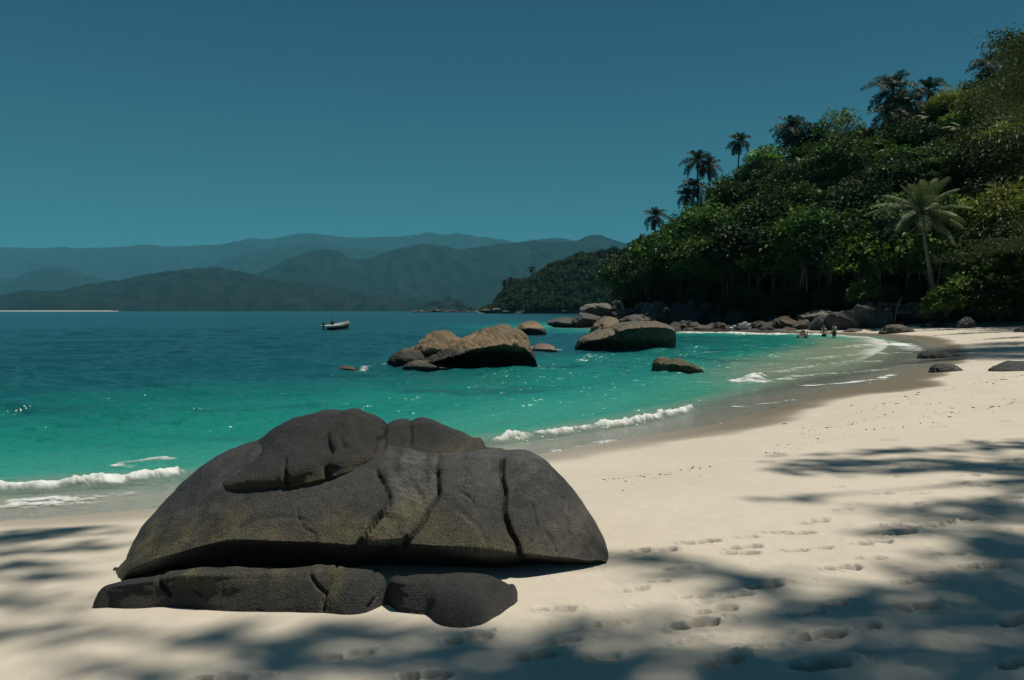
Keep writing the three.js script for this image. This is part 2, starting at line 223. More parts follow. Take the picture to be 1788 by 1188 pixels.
  tag(mesh('sea', g, m), 'turquoise shallows deepening to dark teal sea across the bay', 'sea', null, 'structure');
  // foam rides on the same surface
  const idx = [], src = g.index.array, pos = new Float32Array(p.array), rgba = new Float32Array(info.length * 4);
  for (let i = 0; i < info.length; i++) {
    const x = p.getX(i), z = p.getZ(i), q = info[i].q; let a = 0;
    if (q[0] > .04 && info[i].inside) { const n = ridged(x * 1.5, 3, z * 1.9, 3), f = fbm(x * 6, 8, z * 7, 4, .8); a = sstep(.50, 1.22, q[0] * Math.max(0, 1 + .7 * fbm(x * .9, 7, z * 1.4, 2) + .9 * (n - .4) + 1.3 * f)); pos[i * 3 + 1] += .012 + a * q[1] * (.55 + 1.3 * fbm(x * 4.2, 1, z * 3.2, 3, .7)); }
    rgba[i * 4] = .62; rgba[i * 4 + 1] = .65; rgba[i * 4 + 2] = .63; rgba[i * 4 + 3] = a;
  }
  for (let i = 0; i < src.length; i += 3) if (rgba[src[i] * 4 + 3] > .01 || rgba[src[i + 1] * 4 + 3] > .01 || rgba[src[i + 2] * 4 + 3] > .01) idx.push(src[i], src[i + 1], src[i + 2]);
  let fg = new THREE.BufferGeometry(); const map = new Map(), P = [], C = [], I = [];
  for (const v of idx) { if (!map.has(v)) { map.set(v, P.length / 3); P.push(pos[v * 3], pos[v * 3 + 1], pos[v * 3 + 2]); C.push(rgba[v * 4], rgba[v * 4 + 1], rgba[v * 4 + 2], rgba[v * 4 + 3]); } I.push(map.get(v)); }
  fg.setAttribute('position', new THREE.Float32BufferAttribute(P, 3)); fg.setAttribute('color', new THREE.Float32BufferAttribute(C, 4)); fg.setIndex(I); fg.computeVertexNormals();
  tag(mesh('foam', fg, new THREE.MeshStandardMaterial({ vertexColors: true, transparent: true, roughness: .8 })), 'white foam of the breakers along the shore and round the rocks', 'foam', null, 'stuff');
}
// ---------------------------------------------------------------- rocks
const rockMat = new THREE.MeshStandardMaterial({ vertexColors: true, roughness: .66, map: texSpeck, bumpMap: texRock, bumpScale: .03 });
const farRockMat = new THREE.MeshStandardMaterial({ vertexColors: true, roughness: .85 });
function catmull(P, t) { const n = P.length - 1, s = clamp(t, 0, 1) * n, i = Math.min(n - 1, Math.floor(s)), f = s - i, a = P[Math.max(0, i - 1)], b = P[i], c = P[i + 1], d = P[Math.min(n, i + 2)]; const h = (p, q, r, u) => .5 * (2 * q + (r - p) * f + (2 * p - 5 * q + 4 * r - u) * f * f + (3 * q - p - 3 * r + u) * f ** 3); return [h(a[0], b[0], c[0], d[0]), h(a[1], b[1], c[1], d[1])]; }
// A rock swept from left to right: section(u) gives its outline across (z, y) from under the front lip over the top to the back.
function sweptRock({ x0, x1, nu, nv, section, rough, color, bendX, ease = .62 }) {
  const pos = [], uv = [], idx = [];
  for (let i = 0; i <= nu; i++) {
    const s = i / nu, u = .5 - .5 * Math.sign(Math.cos(Math.PI * s)) * Math.pow(Math.abs(Math.cos(Math.PI * s)), ease > .9 ? 1 : .85), x = lerp(x0, x1, u), P = section(u, x); let run = 0, pz = 0, py = 0;
    for (let j = 0; j <= nv; j++) { const [z, y] = catmull(P, j / nv); if (j) run += Math.hypot(z - pz, y - py); pz = z; py = y; pos.push(x + (bendX ? bendX(u, y, z) : 0), y, z); uv.push(x, run); }
  }
  for (let i = 0; i < nu; i++) for (let j = 0; j < nv; j++) { const a = i * (nv + 1) + j, b = a + 1, c = a + nv + 1, d = c + 1; idx.push(a, c, b, b, c, d); }
  const g = new THREE.BufferGeometry(); g.setAttribute('position', new THREE.Float32BufferAttribute(pos, 3)); g.setAttribute('uv', new THREE.Float32BufferAttribute(uv, 2)); g.setIndex(idx); g.computeVertexNormals();
  const p = g.attributes.position, n = g.attributes.normal, off = [];
  for (let i = 0; i < p.count; i++) off.push(rough(p.getX(i), p.getY(i), p.getZ(i), n.getX(i), n.getY(i), n.getZ(i)) * sstep(0, .06 * (x1 - x0), Math.min(p.getX(i) - x0, x1 - p.getX(i))));
  for (let i = 0; i < p.count; i++) p.setXYZ(i, p.getX(i) + n.getX(i) * off[i], p.getY(i) + n.getY(i) * off[i], p.getZ(i) + n.getZ(i) * off[i]);
  g.computeVertexNormals();
  setColors(g, (a, b) => color(a.x, a.y, a.z, b.x, b.y, b.z));
  return g;
}
const lineDist = (l, x, y) => { let q = 1e9; for (let i = 0; i < l.length - 1; i++) { const [ax, ay] = l[i], bx = l[i + 1][0] - ax, by = l[i + 1][1] - ay, t = clamp(((x - ax) * bx + (y - ay) * by) / (bx * bx + by * by), 0, 1); q = Math.min(q, Math.hypot(x - ax - bx * t, y - ay - by * t)); } return q; };
const granite = (x, y, z, k = 1) => mul3([.048, .0475, .048], k * (1 + .6 * fbm(x * 1.7, y * 1.7, z * 1.7, 3) + .5 * fbm(x * 20, y * 20, z * 20, 2, .7)));
const lichen = [.22, .185, .072];
const crumb = (x, y, z) => .007 * ridged(x * 3.2, y * 3.2, z * 3.2, 3) + .0055 * fbm(x * 11, y * 11, z * 11, 4, .8) + .045 * fbm(x * 1.9, y * 1.9, z * 1.9, 3);

{ // the great boulder on the sand, with the two slabs that lie on it
  const Dt = 6.8, dOf = (py) => lerp(6.85, 5.95, clamp((py - 795) / 180, 0, 1)), loc = ([px, py]) => { const p = at(px, py, dOf(py)); return [p.x, p.y]; };
  const top = [[184, 1040], [192, 1012], [203, 984], [225, 950], [252, 917], [300, 864], [360, 811], [415, 786], [500, 776], [600, 778], [700, 792], [780, 798], [880, 796], [930, 806], [980, 840], [1020, 886], [1048, 928], [1064, 962], [1071, 990], [1074, 1012], [1078, 1036]].map(([x, y]) => { const p = at(x, y, x < 230 || x > 1055 ? 6.45 : Dt); return [p.x, p.y]; });
  const lip = [[180, 1050], [205, 1016], [230, 1004], [300, 976], [400, 948], [500, 948], [620, 953], [700, 950], [800, 960], [880, 970], [960, 982], [1030, 996], [1066, 1006], [1084, 1050]].map(([x, y]) => { const p = at(x, y, 5.97); return [p.x, p.y]; });
  const cracks = [[[672, 812], [690, 850], [684, 872], [664, 895], [650, 920], [628, 950], [612, 972]], [[768, 815], [772, 845], [764, 865], [742, 902], [712, 940], [684, 968], [670, 985]], [[878, 798], [881, 850], [884, 893], [898, 938], [914, 985]]].map((l) => l.map(loc));
  const soft = [[[800, 880], [828, 905], [846, 935], [854, 962]], [[720, 818], [735, 832], [745, 862]], [[955, 935], [968, 958], [975, 975]]].map((l) => l.map(loc));
  const hair = [[[440, 905], [470, 890], [520, 884], [560, 888]], [[300, 905], [275, 945], [262, 975]], [[960, 830], [985, 880], [1000, 940]], [[820, 815], [812, 850], [830, 880]], [[540, 870], [548, 905], [575, 940]], [[730, 880], [712, 905], [690, 930]], [[925, 870], [935, 905], [930, 950]]].map((l) => l.map(loc));
  const xl = top[0][0] - .02, xr = top[top.length - 1][0] + .02, mid = (xl + xr) / 2, half = (xr - xl) / 2;
  const c1 = cracks[0], c2 = cracks[1], xAt = (l, y) => { let k = 0; while (k < l.length - 2 && l[k + 1][1] > y) k++; const a = l[k], b = l[k + 1]; return lerp(a[0], b[0], clamp((y - a[1]) / (b[1] - a[1]), 0, 1)); };
  const inBlock = (x, y) => sstep(-.02, .03, x - xAt(c1, y)) * sstep(-.02, .03, xAt(c2, y) - x);
  const stone = thing('boulder', 'huge dark grey cracked boulder filling the left of the sand beach', 'boulder', V(mid, 0, -6.7));
  const shift = (g) => { g.translate(-mid, 0, 6.7); return g; };
  const body = sweptRock({
    x0: xl, x1: xr, nu: 430, nv: 250,
    section: (u, x) => {
      const e = Math.sqrt(Math.max(0, 1 - ((x - mid) / half) ** 2)), w = Math.pow(e, .8), yt = smoothInterp(top, x), yl = Math.min(smoothInterp(lip, x), yt - .03 - .1 * e), zr = -6.72, zf = lerp(-6.5, -5.93, w), zb = lerp(-6.8, -8.3, w), base = Math.min(.36, yt - .06), H = yt - yl;
      return [[zf - .62 * w, base], [zf - .5 * w, base + .10], [zf - .16 * w, yl - .075 * w], [zf, yl + .01], [zf - .015, yl + .09 * H], [lerp(zf, zr, .34), yl + .50 * H], [lerp(zf, zr, .66), yl + .80 * H], [zr - .02, yt], [lerp(zr, zb, .35), yt - .02], [lerp(zr, zb, .75), lerp(base, yt, .68)], [zb, base]];
    },
    rough: (x, y, z, nx, ny, nz) => {
      let h = crumb(x, y, z); const front = sstep(-7.0, -6.8, z);
      const w = .02 * noise(x * 9, y * 9, 3);
      for (const l of cracks) { const q = lineDist(l, x + w, y); h -= front * (.06 * Math.exp(-((q / .012) ** 2)) + .008 * Math.exp(-((q / .04) ** 2))); }
      for (const l of soft) { const q = lineDist(l, x + w, y); h -= front * .012 * Math.exp(-((q / .016) ** 2)); }
      for (const l of hair) { const q = lineDist(l, x + 2 * w, y + w); h -= front * .012 * Math.exp(-((q / .010) ** 2)); }
      const b = inBlock(x, y) * front; h += b * (-.035 + .035 * fbm(x * 7, y * 7, z * 7, 3, .7));
      const xc = xAt(cracks[2], y); h += front * .03 * sstep(0, .25, xc - x) * sstep(.7, .2, xc - x);
      h += front * .012 * fbm((x * .8 + y) * 2, (y - x * .5) * 9, 3, 3) * sstep(mid - .3, mid - 1.2, x);
      return h;
    },
    color: (x, y, z, nx, ny, nz) => {
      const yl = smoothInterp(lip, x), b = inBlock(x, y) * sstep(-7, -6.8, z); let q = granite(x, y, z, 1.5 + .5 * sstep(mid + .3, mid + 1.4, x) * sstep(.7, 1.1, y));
      q = mix3(q, mul3([.20, .19, .175], 1 + .8 * fbm(x * 14, y * 14, z * 14, 3, .7)), b * .8);
      const g = y - yl, band = sstep(-.03, .05, g) * (1 - sstep(.05, .30, g + .30 * fbm(x * 3.5, y * .8, z, 3))) * (.55 + .7 * fbm(x * 11, y * 4, 1, 3)) * sstep(xr - .2, xr - .9, x);
      q = mix3(q, lichen, clamp(band * 1.0, 0, .9));
      const tan = Math.exp(-(((x - .48) / .22) ** 2) - (((y - .78) / .2) ** 2)); q = mix3(q, [.26, .22, .165], tan * clamp(.55 + .9 * fbm(x * 12, y * 7, z * 12, 3), 0, 1));
      q = mul3(q, 1 + .9 * sstep(mid - .2, mid - 1.0, x) * fbm((x * .8 + y) * 2.2, (y - x * .62) * 16, 3, 3) + .35 * fbm(x * .9, y * .9, 9, 2)); q = mix3(q, [.028, .03, .034], .75 * sstep(.1, .3, fbm((x + y * .3) * 5, y * .8, 5, 3)) * sstep(.2, .5, g) );
      if (z > -6.9) { const w = .02 * noise(x * 9, y * 9, 3); let k = 1; for (const l of cracks) k *= 1 - .8 * Math.exp(-((lineDist(l, x + w, y) / .02) ** 2)); for (const l of hair) k *= 1 - .55 * sstep(-.3, .2, noise(x * 3, y * 3, 7)) * Math.exp(-((lineDist(l, x + 2 * w, y + w) / .010) ** 2)); q = mul3(q, k); }
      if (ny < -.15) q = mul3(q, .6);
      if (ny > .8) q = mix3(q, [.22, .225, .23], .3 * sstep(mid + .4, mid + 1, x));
      return q;
    },
  });
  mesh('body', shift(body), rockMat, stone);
  // upper left slab
  const bodySec = (x) => { const e = Math.sqrt(Math.max(0, 1 - ((x - mid) / half) ** 2)), w = Math.pow(e, .8), yt = smoothInterp(top, x), yl = Math.min(smoothInterp(lip, x), yt - .03 - .1 * e), zr = -6.72, zf = lerp(-6.5, -5.93, w), H = yt - yl; return [[zf, yl + .01], [zf - .015, yl + .09 * H], [lerp(zf, zr, .34), yl + .50 * H], [lerp(zf, zr, .66), yl + .80 * H], [zr - .02, yt]]; };
  const bodyZ = (x, y) => { const P = bodySec(x); let z = P[4][0]; for (let i = 0; i <= 60; i++) { const q = catmull(P, 1 - i / 60); if (q[1] <= y) { const p = catmull(P, 1 - Math.max(0, i - 1) / 60), t = p[1] === q[1] ? 0 : clamp((p[1] - y) / (p[1] - q[1]), 0, 1); return lerp(p[0], q[0], t); } z = q[0]; } return z; };
  const slab = (topL, botL, x0, x1, zr, zb, zf0, cr, seed, nu = 220) => sweptRock({
    x0, x1, nu, nv: 150,
    section: (u, x) => { const yt = smoothInterp(topL, x), yb = Math.min(smoothInterp(botL, x), yt - .02), e = Math.pow(Math.max(0, 4 * u * (1 - u)), .16), zf = lerp(zr - .03, zf0(x, yb), e), H = yt - yb, zk = lerp(zr - .08, zb, e); return [[zf - .5 * e, yb - .05], [zf - .07, yb - .010], [zf - .015, yb - .004], [zf, yb + .004], [zf + .002, yb + .02], [zf - .03 * e, yb + .3 * H], [lerp(zf, zr, .42), yb + .60 * H], [lerp(zf, zr, .76), yb + .87 * H], [zr, yt], [lerp(zr, zk, .4), yt - .05 * e], [zk, yb - .05]]; },
    rough: (x, y, z) => { let h = crumb(x, y, z) * 1.15 * sstep(.0, .07, y - smoothInterp(botL, x)) + .035 * fbm(x * 2.6 + seed, y * 2.6, z * 2.6, 2) + .012 * Math.abs(fbm(x * 6, y * 6, z * 6, 2)); for (const [l, d, w] of cr) { const q = lineDist(l, x + .02 * noise(x * 12, y * 12, seed), y); h -= d * Math.exp(-((q / w) ** 2)); } return h; },
    color: (x, y, z, nx, ny) => { let q = granite(x + seed, y, z, .62); const g = y - smoothInterp(botL, x); q = mix3(q, lichen, clamp((1 - sstep(.02, .16, g)) * (.35 + .9 * fbm(x * 7, y * 5, seed, 3)), 0, .6)); return q; },
  });
  const P = (l, D) => l.map(([x, y]) => { const p = at(x, y, D); return [p.x, p.y]; });
  const tA = P([[408, 850], [420, 812], [432, 788], [460, 768], [500, 744], [530, 731], [560, 721], [590, 719], [612, 715], [628, 722], [650, 734], [668, 752], [676, 778], [678, 812]], 6.95), bA = P([[410, 858], [430, 853], [540, 838], [600, 827], [665, 813], [690, 806]], 6.42);
  mesh('slab', shift(slab(tA, bA, tA[0][0], at(680, 800, 6.7).x, -6.95, -7.9, (x, y) => bodyZ(x, y) + .03, [[P([[572, 765], [582, 782], [581, 800], [586, 822]], 6.6), .045, .022], [P([[508, 800], [513, 815], [518, 836]], 6.5), .035, .014], [P([[600, 765], [612, 775]], 6.7), .02, .02], [P([[655, 775], [662, 800], [664, 815]], 6.6), .03, .02], [P([[418, 830], [428, 822], [436, 800], [440, 785]], 6.6), .02, .012]], 3)), rockMat, stone);
  const tB = P([[664, 770], [672, 748], [690, 741], [715, 740], [742, 737], [765, 741], [790, 750], [815, 764], [838, 779], [846, 788]], 7.35), bB = P([[664, 815], [700, 810], [760, 803], [810, 798], [846, 790]], 6.9);
  mesh('slab', shift(slab(tB, bB, at(668, 790, 7.2).x, tB[tB.length - 1][0], -7.3, -8.3, (x, y) => -6.90, [[P([[700, 742], [712, 752], [716, 770]], 7.1), .02, .03]], 17, 160)), rockMat, stone);
  const tC = P([[800, 800], [830, 788], [850, 784], [870, 787], [886, 796], [895, 803]], 7.6), bC = P([[800, 806], [895, 806]], 7.2);
  mesh('slab', shift(slab(tC, bC, tC[0][0], tC[5][0], -7.6, -8.3, (x) => -7.2, [], 23, 80)), rockMat, stone);
  shade(stone);
}
function lowRock(name, label, topPx, botPx, Dt, Db, zb, cr, col, seed, nu, bulge = .5) { // a long low stone lying on the sand
  const T = topPx.map(([x, y]) => { const p = at(x, y, Dt); return [p.x, p.y]; }), B = botPx.map(([x, y]) => { const p = at(x, y, Db); return [p.x, p.y]; }), BZ = botPx.map(([x, y]) => { const p = ground(x, y); return [at(x, y, Db).x, p.z]; });
  const x0 = T[0][0], x1 = T[T.length - 1][0], mx = (x0 + x1) / 2;
  const g = sweptRock({
    x0, x1, nu, nv: 110, ease: 1,
    section: (u, x) => { const yt = smoothInterp(T, x), e = Math.pow(Math.max(0, 4 * u * (1 - u)), .35), zf = smoothInterp(BZ, x), yb = sandH(x, zf), zr = Math.min(-Dt, zf - .04), H = Math.max(.02, yt - yb); return [[zf - .08, yb - .12], [zf + .01, yb - .03], [zf + .015 * e, yb + .10 * H], [lerp(zf, zr, .12), yb + .45 * H], [lerp(zf, zr, .48), yb + .84 * H], [zr, yt], [lerp(zr, zr - zb * e, .5), yt - .15 * H], [zr - zb * e - .05, yb - .1]]; },
    rough: (x, y, z) => { let h = crumb(x + seed, y, z) * .8 + .02 * fbm(x * 3 + seed, y * 3, z * 3, 2); for (const [l, d, w] of cr) { const L = l.map(([px, py]) => { const p = at(px, py, lerp(Dt, Db, clamp((py - 1000) / 65, 0, 1))); return [p.x, p.y]; }), q = lineDist(L, x + .012 * noise(x * 20, y * 20, seed), y); h -= d * Math.exp(-((q / w) ** 2)); } return h; },
    color: col,
  });
  g.translate(-mx, 0, Dt);
  return tag(mesh(name, g, rockMat), label, 'rock').position.set(mx, 0, -Dt);
}
lowRock('low_rock', 'long low dark rock with yellowish lichen lying before the huge boulder', [[158, 1052], [166, 1036], [185, 1029], [225, 1022], [256, 1019], [265, 1017], [330, 1007], [400, 1002], [480, 1000], [535, 996], [548, 992], [565, 994], [582, 995], [600, 999], [640, 1000], [655, 1001], [668, 1010], [675, 1025], [677, 1042]], [[158, 1062], [200, 1063], [260, 1059], [330, 1063], [400, 1066], [480, 1067], [560, 1069], [600, 1071], [630, 1069], [655, 1060], [677, 1046]], 5.5, 5.27, .34, [[[[256, 1015], [262, 1035], [270, 1060]], .03, .014], [[[545, 1000], [556, 1018], [568, 1035], [562, 1070]], .03, .013], [[[584, 995], [578, 1015], [568, 1035]], .025, .012], [[[652, 1001], [660, 1020], [655, 1048], [640, 1065]], .025, .014], [[[325, 1042], [335, 1055]], .012, .01]], (x, y, z, nx, ny, nz) => { let q = granite(x + 5, y, z, .95); const mid = Math.exp(-(((y - .70) / .07) ** 2)) * sstep(-2.5, -2.2, x) * (1 - .8 * sstep(-1.3, -1.1, x)); q = mix3(q, [.20, .18, .075], clamp(mid * (.35 + 1.1 * fbm(x * 9, y * 6, z * 9, 3, .7)), 0, .85)); const knob = Math.exp(-(((x + 1.19) / .07) ** 2)); return mix3(q, lichen, clamp(knob * (.5 + fbm(x * 20, y * 20, 2, 2)), 0, .7)); }, 5, 360);
lowRock('low_rock', 'rounded smooth dark rock with a bulging right end, before the boulder', [[666, 1050], [672, 1034], [690, 1020], [720, 1015], [760, 1012], [810, 1012], [850, 1015], [880, 1024], [897, 1034], [904, 1048]], [[666, 1056], [690, 1067], [725, 1071], [748, 1074], [765, 1086], [800, 1094], [840, 1090], [870, 1075], [890, 1060], [904, 1050]], 5.35, 5.1, .4, [], (x, y, z) => granite(x + 15, y, z, .85), 15, 180, .8);

// Sea rocks: silhouettes swept the same way, standing in the water at depth D
function seaRock(name, label, topPx, D, depth, { over = .25, face = .55, tan = [.31, .215, .11], dark = [.024, .022, .017], line = .42, flat = 0, seed = 1, nu = 150, group, cr = [], lipOf, rgh = 1, mossy = 0, end = .6 } = {}) {
  const T = topPx.map(([x, y]) => { const p = at(x, y, D); return [p.x, Math.max(p.y, -.15)]; }), x0 = T[0][0], x1 = T[T.length - 1][0], mx = (x0 + x1) / 2, Hm = Math.max(...T.map((t) => t[1]));
  const sc = Hm;
  const CR = cr.map(([l, d, w]) => [l.map(([px, py]) => { const p = at(px, py, D); return [p.x, p.y]; }), d, w]);
  const g = sweptRock({
    x0, x1, nu, nv: 110,
    section: (u, x) => { const yt = smoothInterp(T, x), e = Math.pow(Math.max(0, 4 * u * (1 - u)), end), fz = face * depth * e, bz = (1 - face) * depth * e, yl = yt * (lipOf ? lipOf(u) : .5), o = over * e * sc; return [[fz - o - .1, -.8], [fz - o, -.1], [fz - o * .8, yl * .5], [fz - o * .3, yl * .86], [fz, yl], [fz - .05 * depth * e, yl + (yt - yl) * .3], [fz * .45, yl + (yt - yl) * .82], [0, yt], [-bz * .55, yt * (.9 - flat * .05)], [-bz, yt * .3], [-bz - .1, -.8]]; },
    rough: (x, y, z) => { let h = sc * rgh * (.13 * fbm(x * 1.1 / sc + seed, y * 1.1 / sc, z * 1.1 / sc, 2) + .07 * fbm(x * 3.5 / sc, y * 3.5 / sc + seed, z * 3.5 / sc, 3, .6) - .05 * sstep(.7, .95, ridged(x * 1.3 / sc + seed, y * .7 / sc, z * 1.3 / sc, 2)) + .035 * fbm(x * 12 / sc, y * 12 / sc, z * 12 / sc, 3, .7)); for (const [l, d, w] of CR) h -= d * Math.exp(-((lineDist(l, x, y) / w) ** 2)); return h; },
    color: (x, y, z, nx, ny, nz) => {
      const r = y / sc + .12 * fbm(x * 2.2, y * 2.2, z * 2.2, 3), s = 1 + .5 * fbm(x * 2.5, y * 5, z * 2.5, 3) + .35 * fbm(x * 16, y * 16, z * 16, 2);
      let q = mix3(dark, tan, sstep(line - .12, line + .06, r)); const pale = sstep(line, line + .12, r) * (1 - sstep(line + .14, line + .4, r)); q = mix3(q, mul3(tan, 1.35), pale * .7); q = mix3(q, mul3(tan, .6), sstep(.72, .95, r) * .6);
      if (mossy) q = mix3(q, [.20, .20, .05], clamp(mossy * sstep(.2, .7, ny) * (.3 + fbm(x * 5, y * 5, z * 5, 3) * 1.6), 0, 1));
      const white = sstep(.42, .6, fbm(x * 6, y * 9, z * 6, 3, .7) + .25 * sstep(.8, 1, r)); return mul3(mix3(q, [.5, .46, .4], white * .4), s);
    },
  });
  g.translate(-mx, 0, 0);
  const o = mesh(name, g, rockMat); o.position.set(mx, 0, -D); tag(o, label, 'rock', group); return o;
}
seaRock('sea_rock', 'largest brown boulder in the water with a dark hollow front face', [[722, 650], [732, 636], [745, 624], [760, 614], [785, 601], [808, 589], [830, 579], [850, 573], [872, 569], [892, 570], [908, 577], [920, 590], [928, 607], [935, 624], [940, 648]], 35.8, 3.4, { over: .75, line: .5, lipOf: (u) => lerp(.42, .62, u), seed: 2, nu: 260, cr: [[[[893, 571], [905, 592], [912, 612]], .05, .03]] });
seaRock('sea_rock', 'tan domed boulder behind and left of the largest sea boulder', [[700, 645], [708, 622], [722, 606], [740, 588], [756, 579], [772, 575], [788, 577], [800, 588], [815, 600], [835, 620], [850, 640]], 37.6, 3.0, { over: .12, line: .42, lipOf: () => .4, seed: 8, nu: 170, cr: [[[[768, 604], [782, 592], [795, 586]], .05, .03]] });
seaRock('sea_rock', 'low dark ledge at the left foot of the tan domed boulder', [[676, 632], [684, 620], [696, 613], [708, 609], [722, 610], [740, 612], [752, 622], [762, 640]], 36.8, 2.6, { over: .1, line: .95, tan: [.17, .13, .07], lipOf: () => .45, seed: 12, nu: 110 });
seaRock('sea_rock', 'dark barnacled shelf along the front of the largest sea boulder', [[700, 645], [706, 637], [722, 631], [745, 631], [765, 634], [790, 638], [812, 643], [822, 650]], 35.0, 1.9, { over: .1, line: .8, tan: [.15, .125, .08], dark: [.045, .04, .03], lipOf: () => .5, seed: 14, nu: 120, rgh: 1.6 });
seaRock('sea_rock', 'small rounded brown boulder just behind the largest sea boulder', [[898, 590], [903, 572], [912, 565], [925, 562], [938, 564], [947, 571], [953, 580], [955, 590]], 84, 4, { over: .1, line: .55, lipOf: () => .5, seed: 21, nu: 90 });
seaRock('sea_rock', 'low reddish rock awash right of the largest sea boulder', [[926, 616], [932, 605], [942, 601], [956, 601], [966, 606], [974, 615]], 50.5, 2, { over: .05, line: .3, tan: [.30, .21, .15], lipOf: () => .4, seed: 25, nu: 80 });
seaRock('sea_rock', 'broad flat topped block of rock with a shaded front, right of the bay middle', [[1003, 615], [1007, 600], [1014, 591], [1028, 584], [1046, 578], [1060, 574], [1072, 568], [1090, 564], [1110, 562], [1135, 561], [1158, 564], [1172, 570], [1176, 582], [1177, 612]], 53.2, 4.6, { over: .5, line: .35, tan: [.20, .155, .10], dark: [.04, .038, .03], lipOf: (u) => lerp(.62, .80, sstep(.2, .5, u)), seed: 33, nu: 220, end: .3, rgh: .8, cr: [[[[1066, 578], [1078, 590], [1072, 606]], .18, .16]] });
seaRock('sea_rock', 'rounded boulder directly behind the broad flat topped block', [[1028, 588], [1033, 570], [1044, 560], [1058, 556], [1072, 556], [1082, 562], [1086, 585]], 70, 4, { over: .1, line: .3, lipOf: () => .5, seed: 37, nu: 90 });
seaRock('sea_rock', 'lone mossy rock with rough sides in the turquoise shallows', [[1137, 652], [1139, 636], [1147, 627], [1160, 626], [1178, 627], [1195, 630], [1208, 636], [1220, 643], [1230, 652]], 33.2, 1.5, { over: .06, line: .2, tan: [.11, .10, .05], dark: [.06, .05, .03], lipOf: () => .62, seed: 41, nu: 140, rgh: 1.7, mossy: 1 });
seaRock('sea_rock', 'smallest dark rock just breaking the water, left of the boulders', [[588, 650], [592, 642], [600, 639], [610, 640], [618, 643], [624, 650]], 34.4, .7, { over: .05, line: .3, tan: [.14, .10, .06], lipOf: () => .5, seed: 45, nu: 60, rgh: 1.5 });
// beach rocks
function beachRock(label, topPx, botPy, depth, o) { const m = ground((topPx[0][0] + topPx[topPx.length - 1][0]) / 2, botPy), D = -m.z; const r = seaRock('beach_rock', label, topPx.map(([x, y]) => { const p = at(x, y, D); return [x, y]; }), D, depth, { ...o, lift: m.y }); return r; }
function sandRock(label, topPx, botPy, depth, o = {}) { // like seaRock but its foot is at the sand's height
  const mid = topPx[Math.floor(topPx.length / 2)][0], gnd = ground(mid, botPy), D = -gnd.z + depth * .35, T = topPx.map(([x, y]) => { const p = at(x, y, D); return [p.x, Math.max(.02, p.y - gnd.y)]; }), x0 = T[0][0], x1 = T[T.length - 1][0], mx = (x0 + x1) / 2, sc = Math.max(...T.map((t) => t[1])), seed = o.seed || 1;
  const g = sweptRock({ x0, x1, nu: o.nu || 90, nv: 70, section: (u, x) => { const yt = smoothInterp(T, x), e = Math.pow(Math.max(0, 4 * u * (1 - u)), .4), fz = .5 * depth * e, bz = -.5 * depth * e; return [[fz, -.3], [fz, 0], [fz * .9, yt * .45], [fz * .55, yt * .88], [0, yt], [bz * .6, yt * .8], [bz, 0], [bz, -.3]]; }, rough: (x, y, z) => sc * (.16 * fbm(x * 1.2 / sc + seed, y * 1.2 / sc, z * 1.2 / sc, 2) + .08 * ridged(x * 2.5 / sc, y * 2.5 / sc + seed, z * 2.5 / sc, 2) - .04 + .03 * fbm(x * 10 / sc, y * 10 / sc, z * 10 / sc, 3, .7)), color: (x, y, z, nx, ny) => { let q = mul3(o.col || [.06, .062, .062], 1 + .6 * fbm(x * 3, y * 3, z * 3, 3)); if (o.pale) q = mix3(q, [.55, .53, .5], clamp(o.pale * sstep(.05, .35, fbm(x * 5 / sc, y * 5 / sc, seed, 3) + .35 * (x - x0 - mx + mx - (x1 - x0) * .65)), 0, 1)); return q; } });  // the pale option paints sunlight on the right end into the colour
  g.translate(-mx, 0, 0); const m = mesh('beach_rock', g, rockMat); m.position.set(mx, gnd.y - .05, -D); tag(m, label, 'rock'); return m;
}
sandRock('dark rock with speckled right end painted pale as sunlit, alone on the open beach', [[1624, 650], [1628, 640], [1636, 634], [1648, 633], [1660, 634], [1672, 639], [1682, 646]], 650, 1.0, { seed: 4, pale: 1 });
sandRock('long low dark rock half buried at the edge of the wash', [[1604, 627], [1608, 616], [1618, 611], [1632, 611], [1648, 613], [1664, 617], [1682, 623]], 626, 1.6, { seed: 9 });
sandRock('dark pointed rock in the shade at the head of the beach', [[1667, 574], [1672, 564], [1682, 556], [1690, 553], [1697, 559], [1703, 570]], 573, 2.0, { seed: 13 });
sandRock('low dark rock pile at the right edge of the beach', [[1736, 645], [1750, 638], [1764, 632], [1780, 628], [1800, 630], [1822, 636], [1836, 648]], 648, 2, { seed: 19 });
sandRock('dark rock cut off by the right edge, in tree shade', [[1772, 582], [1780, 573], [1792, 567], [1806, 570], [1815, 580]], 580, 1.8, { seed: 27 });
sandRock('flat dark rock lowest of the strip between boulders and shaded sand', [[1605, 571], [1614, 565], [1630, 563], [1648, 565], [1660, 570]], 571, 2, { seed: 31 });
sandRock('brown rock at the edge of the sand right of the boulder heap', [[1536, 580], [1546, 570], [1560, 566], [1578, 568], [1592, 576], [1602, 581]], 581, 2.2, { seed: 35, col: [.075, .062, .045] });

